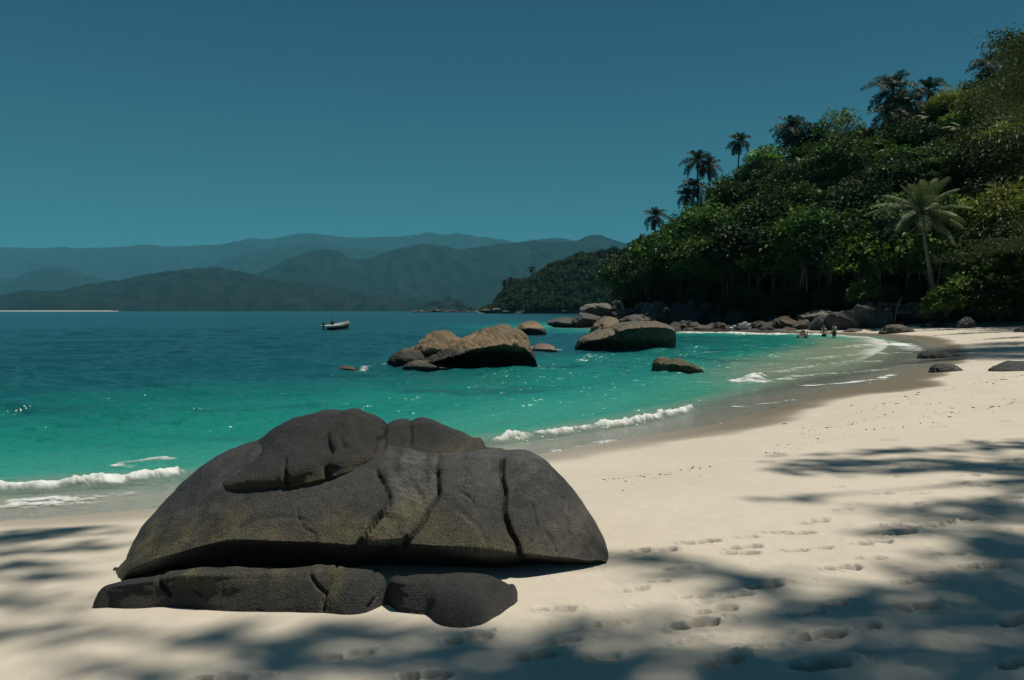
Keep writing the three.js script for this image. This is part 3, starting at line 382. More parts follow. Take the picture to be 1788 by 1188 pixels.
// boulders along the foot of the wooded hill: a few shapes, each turned and scaled
function boulderShape(seed, sq) { const g = mergeVertices(new THREE.IcosahedronGeometry(1, 22).deleteAttribute('uv').deleteAttribute('normal')), p = g.attributes.position, r = rng(seed), cuts = []; for (let i = 0; i < 9; i++) { const n = V(r() * 2 - 1, r() * 1.3 - .3, r() * 2 - 1).normalize(); cuts.push([n, .60 + r() * .26]); }
  const v = V(); for (let i = 0; i < p.count; i++) { v.fromBufferAttribute(p, i); for (const [n, d] of cuts) { const q = v.dot(n) - d; if (q > 0) v.addScaledVector(n, -q * .94); } const k = 1 + .10 * fbm(v.x * 1.5 + seed, v.y * 1.5, v.z * 1.5, 3) + .06 * fbm(v.x * 4, v.y * 4 + seed, v.z * 4, 4, .7) - .07 * sstep(.78, .95, ridged(v.x * .9 + seed, v.y * .9, v.z * .9, 1)); v.multiplyScalar(k); v.y *= sq; p.setXYZ(i, v.x, v.y, v.z); }
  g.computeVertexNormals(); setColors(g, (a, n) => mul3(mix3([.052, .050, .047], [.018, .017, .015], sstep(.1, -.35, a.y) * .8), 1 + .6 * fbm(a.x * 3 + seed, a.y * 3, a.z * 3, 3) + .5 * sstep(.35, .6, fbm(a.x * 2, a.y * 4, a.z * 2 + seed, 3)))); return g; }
const shapes = [1, 2, 3, 4, 5, 6].map((s) => boulderShape(s * 17, [.8, .7, .95, .62, .85, .75][s - 1]));
function boulder(px, pyBot, wPx, hPx, D, label, group, k, turn, tone) { const p = at(px, pyBot, D), sx = wPx / F * D / 2, sy = hPx / F * D; const o = mesh('boulder', shapes[k % 6], tone || farRockMat); o.position.set(p.x, p.y + sy * .38, p.z); o.rotation.y = turn; o.scale.set(sx * 1.08, sy * .8, sx * (.8 + .3 * Math.abs(Math.sin(turn * 3)))); tag(o, label, 'boulder', group); return o; }
const shadeTintRock = new THREE.MeshStandardMaterial({ vertexColors: true, roughness: .85, color: new THREE.Color(.5, .56, .58) });  // copy of the far rock material with tree shade tinted into its colour
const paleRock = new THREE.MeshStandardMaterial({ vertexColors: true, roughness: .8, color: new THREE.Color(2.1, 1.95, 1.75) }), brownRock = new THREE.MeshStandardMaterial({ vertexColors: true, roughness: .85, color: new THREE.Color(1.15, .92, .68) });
{ // rocky point left of the hill
  const L = [[985, 571, 56, 20, 122, 'low dark rock at the seaward tip of the rocky point', 3, .3], [1025, 572, 58, 29, 121, 'dark domed boulder second from the tip of the rocky point', 0, 1.1], [1040, 560, 62, 36, 127, 'pale topped slanting boulder highest on the left of the rocky point', 1, .5, paleRock], [1062, 571, 44, 22, 118, 'low wet rock at the waterline of the rocky point', 3, 2.0], [1072, 560, 50, 26, 128, 'dark boulder between the pale slanting boulder and the curved white rock', 4, 2.6], [1100, 566, 90, 32, 126, 'long dark boulder below the curved white rock', 1, .9], [1128, 560, 44, 34, 130, 'pale capped boulder right of the curved white rock', 2, 1.7, paleRock], [1112, 570, 60, 24, 116, 'dark boulder peering over the broad flat topped block', 5, 2.9], [1155, 572, 80, 44, 118, 'tall black boulder in shade behind the broad flat topped block', 4, .2]];
  for (const [x, y, w, h, D, l, k, t, m] of L) boulder(x, y, w, h, D, l, undefined, k, t, m);
  boulder(1086, 551, 24, 12, 127, 'small rock at the base of the curved white rock', undefined, 2, 1.4, paleRock);
  const c = [], q = at(1082, 548, 126); for (let i = 0; i <= 12; i++) { const a = -.5 + i / 12 * 2.9; c.push(V(-.35 + Math.cos(a) * .85, .85 + Math.sin(a) * .95, .1 * Math.sin(i))); }
  const tg = new THREE.TubeGeometry(new THREE.CatmullRomCurve3(c), 30, .24, 9), tp = tg.attributes.position; for (let i = 0; i < tp.count; i++) tp.setXYZ(i, tp.getX(i) + .12 * noise(i * .3, 1, 2), tp.getY(i) + .12 * noise(i * .3, 5, 2), tp.getZ(i) * 1.6); tg.computeVertexNormals(); setColors(tg, (a) => mul3([.28, .25, .22], 1 + .4 * noise(a.x * 3, a.y * 3, a.z * 3)));
  const hook = mesh('curved_rock', tg, farRockMat); hook.position.copy(q); tag(hook, 'curved white rim of rock standing up on the rocky point', 'rock');
}
const stonePos = []; function stoneLabel(i, n, q, what) { stonePos.push(what); return what; }
{ // big shaded boulders below the trees, then the sunlit heap at the head of the bay
  const shadeL = [[1195, 575, 90, 62, 112, 'great smooth boulder in deep shade, leftmost under the hill trees', 0, .4], [1255, 574, 90, 46, 111, 'shaded boulder second along the foot of the wooded hill', 1, 1.3], [1235, 545, 46, 26, 115, 'pale edged small boulder above the second shaded boulder', 2, 2.2], [1300, 576, 84, 50, 108, 'shaded boulder behind the white splash of surf', 4, .8], [1330, 556, 70, 42, 110, 'peaked pale blue-grey boulder high under the hill trees', 2, .1], [1360, 577, 86, 44, 106, 'dark shaded boulder right of the white splash', 0, 2.8], [1390, 560, 76, 36, 107, 'flat topped grey boulder in shade left of the sunlit heap', 3, 1.9], [1275, 548, 44, 22, 115, 'small shaded stone wedged above the second and third shaded boulders', 5, .6], [1420, 552, 50, 20, 106, 'grey stone in shade behind the sunlit heap', 1, 2.4], [1455, 548, 50, 20, 105, 'rounded grey stone in shade between heap and trees', 5, 1.2]];
  for (const [x, y, w, h, D, l, k, t] of shadeL) boulder(x, y, w * .78, h * .82, D + 1.5, l, undefined, k, t, shadeTintRock);
  const lit = [[1515, 582, 74, 55, 93, 'tall smooth dark boulder, biggest of the heap by the sand', 0, .5], [1470, 578, 62, 36, 92, 'rounded boulder left of the tallest one in the heap', 2, 1.4], [1440, 562, 66, 26, 97, 'pale slanted slab on top of the boulder heap', 3, .3, paleRock], [1412, 562, 50, 18, 98, 'narrow pale slab leaning at the upper left of the heap', 1, .9, paleRock], [1432, 580, 46, 30, 93, 'dark rounded boulder behind the bathers', 4, 2.2], [1400, 578, 44, 22, 95, 'brown rough rock left of the bathers', 5, 1.1, brownRock], [1372, 576, 46, 24, 97, 'brown boulder under the leaning pale slab', 0, 2.6, brownRock], [1340, 580, 40, 17, 98, 'low brown rock right of the splash of surf', 3, .7, brownRock], [1318, 580, 28, 16, 99, 'small brown rock beside the splash of surf', 2, 2.0, brownRock], [1490, 586, 44, 14, 89, 'low brown rock at the water edge right of the bathers', 1, 1.7, brownRock], [1520, 586, 36, 14, 89, 'dark low rock at the water edge below the tallest boulder', 5, .2, brownRock], [1455, 584, 30, 20, 92, 'reddish brown rock just behind the standing bather', 2, .8, brownRock], [1484, 560, 44, 18, 97, 'rounded rock in the gap left of the tallest boulder', 4, 2.9, paleRock], [1545, 560, 40, 24, 95, 'pile of brown stones right of the tallest boulder', 2, 1.0, brownRock], [1228, 582, 36, 16, 99, 'pale low rock on the surf line under the shaded boulders', 0, .3, brownRock], [1205, 581, 30, 10, 100, 'flat brown rock on the surf line next to the flat topped block', 3, 1.5, brownRock], [1258, 581, 24, 9, 99, 'tiny brown rock on the surf line left of the splash', 1, 2.1, brownRock], [1380, 584, 34, 12, 94, 'brown rock awash left of the swimmers', 5, .9, brownRock], [1578, 552, 30, 12, 94, 'low pale stone by the leaning driftwood pole', 3, 2.5, paleRock]];
  for (const [x, y, w, h, D, l, k, t, m] of lit) boulder(x, y, w, h, D, l, undefined, k, t, m);
  const r = rng(77), grp = 'small stones filling the boulder heap at the head of the bay'; for (let i = 0; i < 46; i++) { const px = 1325 + r() * 270, f = (px - 1325) / 270; boulder(px, 584 - r() * 18 - f * 4, 10 + r() * 16, 6 + r() * 9, 92 + r() * 5 + (1 - f) * 5, stoneLabel(i, 46, r(), 'stone in the boulder heap'), grp, Math.floor(r() * 6), r() * 6, r() < .4 ? brownRock : farRockMat); }
  const r2 = rng(78); for (let i = 0; i < 56; i++) { const px = 1165 + r2() * 310; boulder(px, 577 - r2() * 36, 14 + r2() * 34, 10 + r2() * 20, 112 + r2() * 3, stoneLabel(i, 56, r2(), 'stone in the shaded jumble under the trees'), 'stones in the shaded jumble under the hill trees', Math.floor(r2() * 6), r2() * 6, shadeTintRock); }
  for (let i = 0; i < 70; i++) { const px = 1172 + r2() * 330, D = 99.5 - (px - 1172) * .026 + r2() * 4; boulder(px, 582.5 - (D - 99.5 + (px - 1172) * .026) * .9, 10 + r2() * 20, 8 + r2() * 13, D, stoneLabel(i, 70, r2(), 'stone on the surf line under the shaded boulders'), 'brown stones along the surf line', Math.floor(r2() * 6), r2() * 6, r2() < .45 ? brownRock : r2() < .6 ? farRockMat : shadeTintRock); }
}
// ---------------------------------------------------------------- the wooded hill
const baseKeys = [[1060, 168], [1085, 150], [1150, 128], [1250, 116], [1400, 108], [1500, 102], [1560, 98], [1650, 95], [1788, 92], [2000, 84], [2300, 72], [2700, 60]];
const canopyKeys = [[1060, 515], [1085, 492], [1100, 474], [1118, 455], [1150, 420], [1185, 385], [1205, 368], [1240, 342], [1280, 300], [1330, 264], [1380, 244], [1430, 222], [1480, 210], [1530, 214], [1580, 200], [1640, 165], [1700, 152], [1750, 130], [1788, 108], [1900, 60], [2100, 20], [2300, 0], [2700, -40]];
const hillBase = (px) => smoothInterp(baseKeys, px), CANOPY = 8.8;
function hillPoint(px, v) { // px: direction as a column of the photograph; v: 0 at the foot, 1 at the crest, up to 1.6 behind it
  const b = hillBase(px), D = b + v * 48, top = EYE + (543 - smoothInterp(canopyKeys, px)) / F * (b + 48) - CANOPY, foot = px > 1520 ? 2.9 : 2.6;
  const x = (px - 894) / F * D, h = v <= 0 ? foot : v <= 1 ? foot + (top - foot) * (1 - Math.pow(1 - v, 1.35)) : top - (v - 1) * 14;
  return V(x, Math.max(-1, h + (v > .03 ? 1.2 : .2) * fbm(x * .12, 3, D * .12, 2)), -D);
}
{
  const nu = 150, nv = 44, pos = [], idx = [], uv = []; for (let i = 0; i <= nu; i++) for (let j = 0; j <= nv; j++) { const v = j < 3 ? (j - 3) * .004 : (j - 3) / (nv - 3) * 1.8, p = j < 3 ? hillPoint(lerp(1060, 2700, i / nu), 0) : hillPoint(lerp(1060, 2700, i / nu), v); if (j < 3) p.y -= (3 - j) * 1.3; pos.push(p.x, p.y, p.z + (j < 3 ? (3 - j) * .3 : 0)); uv.push(p.x, p.y); }
  for (let i = 0; i < nu; i++) for (let j = 0; j < nv; j++) { const a = i * (nv + 1) + j, b = a + 1, c = a + nv + 1, d = c + 1; idx.push(a, c, b, b, c, d); }
  const g = new THREE.BufferGeometry(); g.setAttribute('position', new THREE.Float32BufferAttribute(pos, 3)); g.setAttribute('uv', new THREE.Float32BufferAttribute(uv, 2)); g.setIndex(idx); g.computeVertexNormals();
  setColors(g, (a) => mul3([.030, .030, .018], 1 + .6 * fbm(a.x * .5, a.y * .5, a.z * .5, 3)));
  tag(mesh('hill', g, new THREE.MeshStandardMaterial({ vertexColors: true, roughness: 1, side: THREE.DoubleSide })), 'steep wooded hill rising behind the beach', 'hill', null, 'structure');
}
// leaves
class Leaves { constructor() { this.p = []; this.c = []; }
  leaf(o, dir, nrm, len, wid, col, fold = .25) { const s = V().crossVectors(dir, nrm).normalize(), tip = o.clone().addScaledVector(dir, len).addScaledVector(nrm, -len * .18), m = o.clone().addScaledVector(dir, len * .45), l = m.clone().addScaledVector(s, wid / 2).addScaledVector(nrm, wid * fold), r = m.clone().addScaledVector(s, -wid / 2).addScaledVector(nrm, wid * fold);
    for (const q of [o, tip, l, o, r, tip]) { this.p.push(q.x, q.y, q.z); this.c.push(...col); } }
  strip(a, b, c, wid, side, col) { const l = a.clone().addScaledVector(side, wid / 2), r = a.clone().addScaledVector(side, -wid / 2), ml = b.clone().addScaledVector(side, wid * .45), mr = b.clone().addScaledVector(side, -wid * .45); for (const q of [l, r, ml, r, mr, ml, ml, mr, c]) { this.p.push(q.x, q.y, q.z); this.c.push(...col); } }
  build() { const g = new THREE.BufferGeometry(); g.setAttribute('position', new THREE.Float32BufferAttribute(this.p, 3)); g.setAttribute('color', new THREE.Float32BufferAttribute(this.c, 3)); g.computeVertexNormals(); return g; } }
const leafMat = new THREE.MeshPhysicalMaterial({ vertexColors: true, roughness: .55, specularIntensity: .28, side: THREE.DoubleSide, transmission: .42, thickness: 0 });
const leafTones = [[.55, .62, .68], [1.45, 1.5, 1.35], [2.7, 2.6, 1.9], [.9, .98, 1.0], [2.0, 1.95, 1.5]].map(([a, b, c]) => { const m = leafMat.clone(); m.color.setRGB(a, b, c); return m; });  // leaf material copies, brightened and darkened to paint sunlit and shaded crowns
const barkMat = new THREE.MeshStandardMaterial({ color: new THREE.Color(.075, .062, .048), roughness: .95 }), paleBark = new THREE.MeshStandardMaterial({ color: new THREE.Color(.26, .235, .19), roughness: .9 }), palmBark = new THREE.MeshStandardMaterial({ color: new THREE.Color(.20, .175, .135), roughness: .9, vertexColors: true });
function limb(pts, r0, r1, seg = 6) { // tapered, slightly crooked tube
  const c = new THREE.CatmullRomCurve3(pts), n = Math.max(3, pts.length * 3), pos = [], idx = [], uv = [], up = V(.3, .1, 1).normalize();
  for (let i = 0; i <= n; i++) { const p = c.getPoint(i / n), t = c.getTangent(i / n), a = V().crossVectors(t, up).normalize(), b = V().crossVectors(a, t), r = lerp(r0, r1, i / n); for (let j = 0; j <= seg; j++) { const q = j / seg * Math.PI * 2; pos.push(p.x + (a.x * Math.cos(q) + b.x * Math.sin(q)) * r, p.y + (a.y * Math.cos(q) + b.y * Math.sin(q)) * r, p.z + (a.z * Math.cos(q) + b.z * Math.sin(q)) * r); uv.push(j / seg, i / n); } }
  for (let i = 0; i < n; i++) for (let j = 0; j < seg; j++) { const a = i * (seg + 1) + j, b = a + 1, d = a + seg + 1, e = d + 1; idx.push(a, b, d, b, e, d); }
  const g = new THREE.BufferGeometry(); g.setAttribute('position', new THREE.Float32BufferAttribute(pos, 3)); g.setAttribute('uv', new THREE.Float32BufferAttribute(uv, 2)); g.setIndex(idx); g.computeVertexNormals(); return g;
}
const sph = (r) => { const z = r() * 2 - 1, a = r() * 6.2832, s = Math.sqrt(1 - z * z); return V(s * Math.cos(a), z, s * Math.sin(a)); };
function makeTree({ name, seed, h, rad, flat = .8, clusters, leaves, len, wid, cols, bark = barkMat, layered = 0, droop = 0, open = 0, trunkR = .14, bare = 0, shell = .75 }) {
  const r = rng(seed), L = new Leaves(), limbs = [], cy = h - rad * flat * .85, t = thing(name, null, 'tree');
  limbs.push(limb([V(0, -1.2, 0), V((r() - .5) * .5, cy * .45, (r() - .5) * .5), V((r() - .5) * .4, cy + rad * .2, (r() - .5) * .4)], trunkR, trunkR * .5, 7));
  for (let i = 0; i < clusters; i++) {
    const d = sph(r); if (d.y < -.45) d.y *= -.6; const k = lerp(shell, 1, r()) * (1 - open * r() * .3), c = V(d.x * rad * k, cy + d.y * rad * flat * k, d.z * rad * k); if (layered) c.y = cy + (Math.round((c.y - cy) / (rad * .42)) * rad * .42) + (r() - .5) * .2;
    const cr = rad * lerp(.24, .42, r()), tone = .45 + 1.0 * r() * r() + .25 * r(), col0 = cols[Math.floor(r() * cols.length)];
    if (i % 4 === 0) limbs.push(limb([V(0, cy * lerp(.5, .95, r()), 0), V(c.x * .5, lerp(cy * .8, c.y, .5), c.z * .5), c], trunkR * .36, .02, 5));
    for (let j = 0; j < leaves; j++) { const q = sph(r); if (q.y < -.2 && r() < .75) q.y = -q.y; const rr = Math.pow(r(), .4), o = V(c.x + q.x * cr * rr, c.y + q.y * cr * rr * (layered ? .22 : .72), c.z + q.z * cr * rr), out = V(q.x, q.y * .3 - droop + (r() - .5) * .6, q.z).addScaledVector(sph(r), .5).normalize(), n = V(q.x * .5, 1, q.z * .5).addScaledVector(sph(r), layered ? .35 : .6).normalize(), s = .65 + .7 * r(), v = tone * (.75 + .5 * r()); L.leaf(o, out, n, len * s, wid * s, mul3(col0, v)); }
  }
  for (let i = 0; i < bare; i++) { const d = sph(r); limbs.push(limb([V(0, cy * .5, 0), V(d.x * rad * .5, cy * .9, d.z * rad * .5), V(d.x * rad * 1.05, cy + Math.abs(d.y) * rad * 1.1, d.z * rad * 1.05)], trunkR * .3, .015, 4)); }
  mesh('trunk', mergeGeometries(limbs), bark, t); mesh('crown', L.build(), leafMat, t); t.userData.stemName = name; return t;
}
const G1 = [[.048, .092, .026], [.066, .120, .030], [.032, .068, .026]], G2 = [[.135, .205, .040], [.165, .235, .048], [.105, .175, .038]], G3 = [[.175, .200, .058], [.145, .172, .046], [.20, .22, .074]], G4 = [[.150, .190, .110], [.185, .215, .140], [.115, .155, .088]];
const species = [
  { key: 'dark', what: 'dark dense round crowned tree', t: makeTree({ name: 'broadleaf_tree', seed: 11, h: 7, rad: 3.1, clusters: 46, leaves: 42, len: .46, wid: .26, cols: G1 }) },
  { key: 'dark', what: 'dark uneven tree', t: makeTree({ name: 'broadleaf_tree', seed: 12, h: 7.6, rad: 2.8, flat: 1.05, clusters: 42, leaves: 42, len: .5, wid: .3, cols: G1, open: 1 }) },
  { key: 'mid', what: 'mid green bushy tree', t: makeTree({ name: 'broadleaf_tree', seed: 13, h: 6.6, rad: 3.0, clusters: 44, leaves: 42, len: .4, wid: .24, cols: [...G1, ...G2.slice(0, 1)] }) },
  { key: 'tier', what: 'spreading tree with bright flat tiers', t: makeTree({ name: 'tiered_tree', seed: 14, h: 7.2, rad: 3.6, flat: .6, clusters: 46, leaves: 44, len: .34, wid: .2, cols: G2, layered: 1, bark: paleBark }) },
  { key: 'silver', what: 'silvery grey green tree', t: makeTree({ name: 'silvery_tree', seed: 15, h: 7.0, rad: 2.7, flat: .95, clusters: 40, leaves: 42, len: .36, wid: .24, cols: G4, open: 1, bark: paleBark, trunkR: .1 }) },
  { key: 'large', what: 'tree with large drooping leaves', t: makeTree({ name: 'large_leaved_tree', seed: 16, h: 7.0, rad: 2.6, clusters: 34, leaves: 20, len: .8, wid: .5, cols: [G2[0], G1[1], G2[2]], droop: .5, open: 1, bark: paleBark, trunkR: .1 }) },
  { key: 'olive', what: 'olive green feathery drooping mound', t: makeTree({ name: 'feathery_tree', seed: 17, h: 7.4, rad: 3.5, flat: .8, clusters: 54, leaves: 64, len: .5, wid: .15, cols: G3, droop: .35 }) },
  { key: 'sparse', what: 'thin tree with bare pale branches', t: makeTree({ name: 'thin_tree', seed: 18, h: 8, rad: 2.7, flat: 1.2, clusters: 26, leaves: 26, len: .36, wid: .2, cols: [...G1, G4[0]], open: 1, bark: paleBark, bare: 14, trunkR: .09 }) },
  { key: 'mid', what: 'small leaved green tree', t: makeTree({ name: 'broadleaf_tree', seed: 19, h: 6.2, rad: 2.7, flat: .9, clusters: 50, leaves: 50, len: .28, wid: .17, cols: [G2[2], G1[1]] }) },
];
const marks = [[1145, 385, 'the lone ridge palm'], [1222, 320, 'the ridge palm pair'], [1290, 262, 'the small ridge palm'], [1380, 245, 'the drooping ridge palm'], [1562, 190, 'the biggest ridge palm'], [1725, 125, 'the corner palm'], [1615, 370, 'the coconut palm'], [1215, 520, 'the leftmost shaded boulder'], [1330, 530, 'the peaked shaded boulder'], [1515, 530, 'the tall smooth boulder'], [1620, 525, 'the stone wall'], [1440, 400, 'mid slope'], [1760, 330, 'the feathery mounds'], [1760, 500, 'the dark hedge']];
const seenLabels = new Map();
function whereIs(px, py) { let best = 1e9, m = marks[0]; for (const k of marks) { const q = Math.hypot((px - k[0]) * .8, py - k[1]); if (q < best) { best = q; m = k; } } const dx = px - m[0], dy = py - m[1], v = dy < -22 ? 'above' : dy > 22 ? 'below' : '', h = dx < -22 ? 'left of' : dx > 22 ? 'right of' : ''; return (v && h ? v + ' and ' + h : v || h || 'beside') + ' ' + m[2]; }
const firstUse = new Set();
function plantTree(si, px, v, scale, turn, extra) {
  const s = species[si], p = hillPoint(px, v), q = p.clone(); q.y += 4 * scale; const cam_ = q.clone().sub(V(0, EYE, 0)), y = cam_.y * cp - cam_.z * sp * 0, pyy = 543 - cam_.y / -cam_.z * F, base = (extra || s.what) + ' ' + whereIs(px, pyy);
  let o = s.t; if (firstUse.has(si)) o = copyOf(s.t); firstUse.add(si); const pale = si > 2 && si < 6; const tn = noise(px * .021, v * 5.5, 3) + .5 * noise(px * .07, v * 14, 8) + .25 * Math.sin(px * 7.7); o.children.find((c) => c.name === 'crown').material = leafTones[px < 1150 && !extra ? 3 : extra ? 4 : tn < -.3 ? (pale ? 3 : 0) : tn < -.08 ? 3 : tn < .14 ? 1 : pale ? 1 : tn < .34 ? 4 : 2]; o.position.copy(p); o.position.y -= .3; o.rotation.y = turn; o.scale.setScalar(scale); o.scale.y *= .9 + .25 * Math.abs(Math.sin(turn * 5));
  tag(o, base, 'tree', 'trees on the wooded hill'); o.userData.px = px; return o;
}
{
  const r = rng(2024), rows = [[.0, 34], [.035, 34], [.10, 35], [.18, 36], [.28, 37], [.39, 38], [.51, 39], [.64, 40], [.78, 42], [.92, 42], [1.02, 40]];
  const near = (px, v, list, d) => list.some(([a, b]) => Math.hypot((px - a) / 40, (v - b) / .1) < d);
  for (const [v0, step] of rows) for (let px = 1100; px < 1900; px += step) {
    const x = px + (r() - .5) * step * .9, v = Math.max(-.02, v0 + (r() - .5) * .08), low = v < .06; let k = r(), si;
    const pyy = 543 - (hillPoint(x, v).y + 3 - EYE) / -hillPoint(x, v).z * F;
    const oliveZone = sstep(1640, 1760, x) * sstep(160, 230, pyy);
    if (low && x > 1470 && x < 1660 && v < .03) { if (k < .5) continue; si = 5; }
    else if (k < oliveZone * .85) si = 6;
    else if (k < .30) si = 0; else if (k < .50) si = 1; else if (k < .66) si = 2; else if (k < .76) si = 8; else if (k < .82) si = 3; else if (k < .88) si = 4; else if (k < .93) si = 5; else si = 7;
    if (low && x < 1480 && si !== 0) si = r() < .6 ? 1 : 2;
    const sc = (low ? .75 : .8) + .8 * r() * r() + .25 * r(); plantTree(si, x, v, sc * (v0 > .9 ? .9 : 1), r() * 6.28);
  }
  // trees the eye picks out
  plantTree(4, 1388, .20, 1.05, 1.0); plantTree(4, 1410, .16, .9, 2.2); plantTree(3, 1340, .33, .9, .4); plantTree(3, 1440, .42, 1.15, 1.9, 'bright lime tiered tree'); plantTree(3, 1520, .5, 1.2, 2.5); plantTree(3, 1505, .14, 1.0, .9, 'yellow green tiered tree'); plantTree(3, 1490, .24, .9, 5.1); plantTree(2, 1330, .52, 1.2, 1.2); plantTree(5, 1500, .02, .8, .2, 'shrubby tree with glinting large leaves'); plantTree(3, 1130, .62, .9, 1.5, 'sunlit yellow green tiered tree'); plantTree(4, 1112, .35, .8, .6); plantTree(7, 1470, .66, 1.2, .5); plantTree(7, 1550, .7, 1.25, 1.5); plantTree(7, 1432, .92, 1.3, 2.5, 'wispy thin stemmed tree against the sky'); plantTree(7, 1455, .96, 1.2, 3.5, 'bare twigged tree against the sky'); plantTree(7, 1190, .95, .8, 3.9, 'small twiggy tree against the sky');
  for (let i = 0; i < 15; i++) plantTree([0, 1, 2][i % 3], 1160 + i * 24 + (r() - .5) * 14, -.06 + .04 * r(), (i < 5 ? .85 + .06 * i : 1.2) + .3 * r(), r() * 6);
  plantTree(8, 1800, 1.0, 2.0, 1.1, 'tall black green tree at the top right corner'); plantTree(1, 1786, .96, 1.3, 2.1); plantTree(8, 1840, 1.02, 2.1, 4.4);
  plantTree(3, 1672, .04, .85, 2.2, 'pale tiered tree'); plantTree(8, 1585, .06, 1.0, 1.2); plantTree(4, 1560, .1, .9, .3);
  plantTree(6, 1745, .30, 1.35, .3); plantTree(6, 1700, .16, 1.0, 2.3, 'rounded olive green mound'); plantTree(6, 1780, .18, 1.25, 4.3, 'large rounded olive mound cut by the right edge'); plantTree(6, 1760, .50, 1.4, 5.3); plantTree(6, 1690, .42, 1.1, 1.3); plantTree(6, 1720, .66, 1.2, 2.9);
}
{ // undergrowth that fills the slope
  const L = new Leaves(), r = rng(91); for (let i = 0; i < 90; i++) { const q = sph(r), o = V(q.x * .9, Math.abs(q.y) * 1.1, q.z * .9).multiplyScalar(.4 + .6 * r()), d = V(q.x, q.y * .5 + .1, q.z).addScaledVector(sph(r), .4).normalize(); L.leaf(o, d, V(q.x * .4, 1, q.z * .4).addScaledVector(sph(r), .5).normalize(), .34 + .3 * r(), .18 + .14 * r(), mul3([.045, .080, .026], .6 + .8 * r())); }
  const N = 3600, m = new THREE.InstancedMesh(L.build(), leafMat, N); m.name = 'undergrowth'; const M = new THREE.Matrix4(), Q = new THREE.Quaternion(), c = new THREE.Color();
  for (let i = 0; i < N; i++) { const px = 1098 + r() * 830, v = px < 1500 && r() < .12 ? -.07 + r() * .07 : Math.pow(r(), .85) * 1.04, p = hillPoint(px, v), s = 1.0 + 1.5 * r() * r(); M.compose(p, Q.setFromAxisAngle(V(0, 1, 0), r() * 6.28), V(s, s, s)); m.setMatrixAt(i, M); const k = .3 + .7 * r() * r(); m.setColorAt(i, c.setRGB(k * (1 + .4 * r()), k, k * .95)); }  // instance colours dimmed to paint shade into the gaps between crowns
  m.castShadow = m.receiveShadow = true; scene.add(m); tag(m, 'dark undergrowth covering the wooded slope between the trees', 'undergrowth', null, 'stuff');
}
// palms
function frondGeometry(seed, len, drop, nl, ll, lw, plume, cols) {
  const r = rng(seed), L = new Leaves(), pts = []; for (let i = 0; i <= 8; i++) { const t = i / 8; pts.push(V(0, len * (.42 * t - drop * t * t), len * t * (1 - .22 * t * drop))); } const c = new THREE.CatmullRomCurve3(pts);
  for (let i = 0; i < nl; i++) { const t = .12 + .88 * (i + .5) / nl, p = c.getPoint(t), tan = c.getTangent(t), k = ll * Math.pow(Math.sin(Math.PI * (.14 + .80 * t)), .7); for (const s of [-1, 1]) { const a = plume ? (r() - .35) * 1.9 : .25 + .2 * (r() - .5), d = V(s * Math.cos(a), Math.sin(a), 0).addScaledVector(tan, .55 + .3 * r()).normalize(), b = p.clone().addScaledVector(d, k * .55), e = p.clone().addScaledVector(d, k * .95); b.y -= k * .06; e.y -= k * (plume ? .28 + .2 * r() : .3 + .25 * r()); L.strip(p, b, e, lw, tan, mul3(cols[Math.floor(r() * cols.length)], .75 + .5 * r())); } }
  const g = L.build(), st = limb(pts.map((p) => p.clone()), .05, .012, 4); st.deleteAttribute('uv'); setColors(st, () => [.09, .10, .045]); const q = st.toNonIndexed(); return mergeGeometries([g, q]);
}
function makePalm({ name, h, lean, n, len, drop, nl, ll, lw, plume, cols, seed, r0, r1, dead = 0 }) {
  const r = rng(seed), t = thing(name, null, 'palm'), pts = []; for (let i = 0; i <= 6; i++) { const k = i / 6; pts.push(V(lean[0] * Math.pow(k, lean[2] || 1), h * k - .4 * (1 - k), lean[1] * k)); }
  const g = limb(pts, r0, r1, 9); setColors(g, (a) => mul3([1, 1, 1], .82 + .35 * Math.sin(a.y * 14) * .4 + .3 * noise(a.x * 6, a.y * 3, a.z * 6))); mesh('trunk', g, palmBark, t);
  const top = pts[6], variants = [0, 1, 2].map((k) => frondGeometry(seed * 3 + k, len * (.88 + .12 * k), drop * (.8 + .25 * k), nl, ll, lw, plume, cols));
  for (let i = 0; i < n; i++) { const lvl = i / n, f = mesh('frond', variants[Math.floor(r() * 3)], leafMat, t); f.position.copy(top); f.rotation.order = 'YXZ'; f.rotation.y = i * 2.399 + r() * .4; f.rotation.x = lerp(-1.25, dead ? 1.0 : .42, Math.pow(lvl, 1.1)) + (r() - .5) * .4; f.rotation.z = (r() - .5) * .5; const s = lerp(.72, 1.05, Math.min(1, lvl * 1.8)); f.scale.set(s, s, s); }
  t.userData.stemName = name; return t;
}
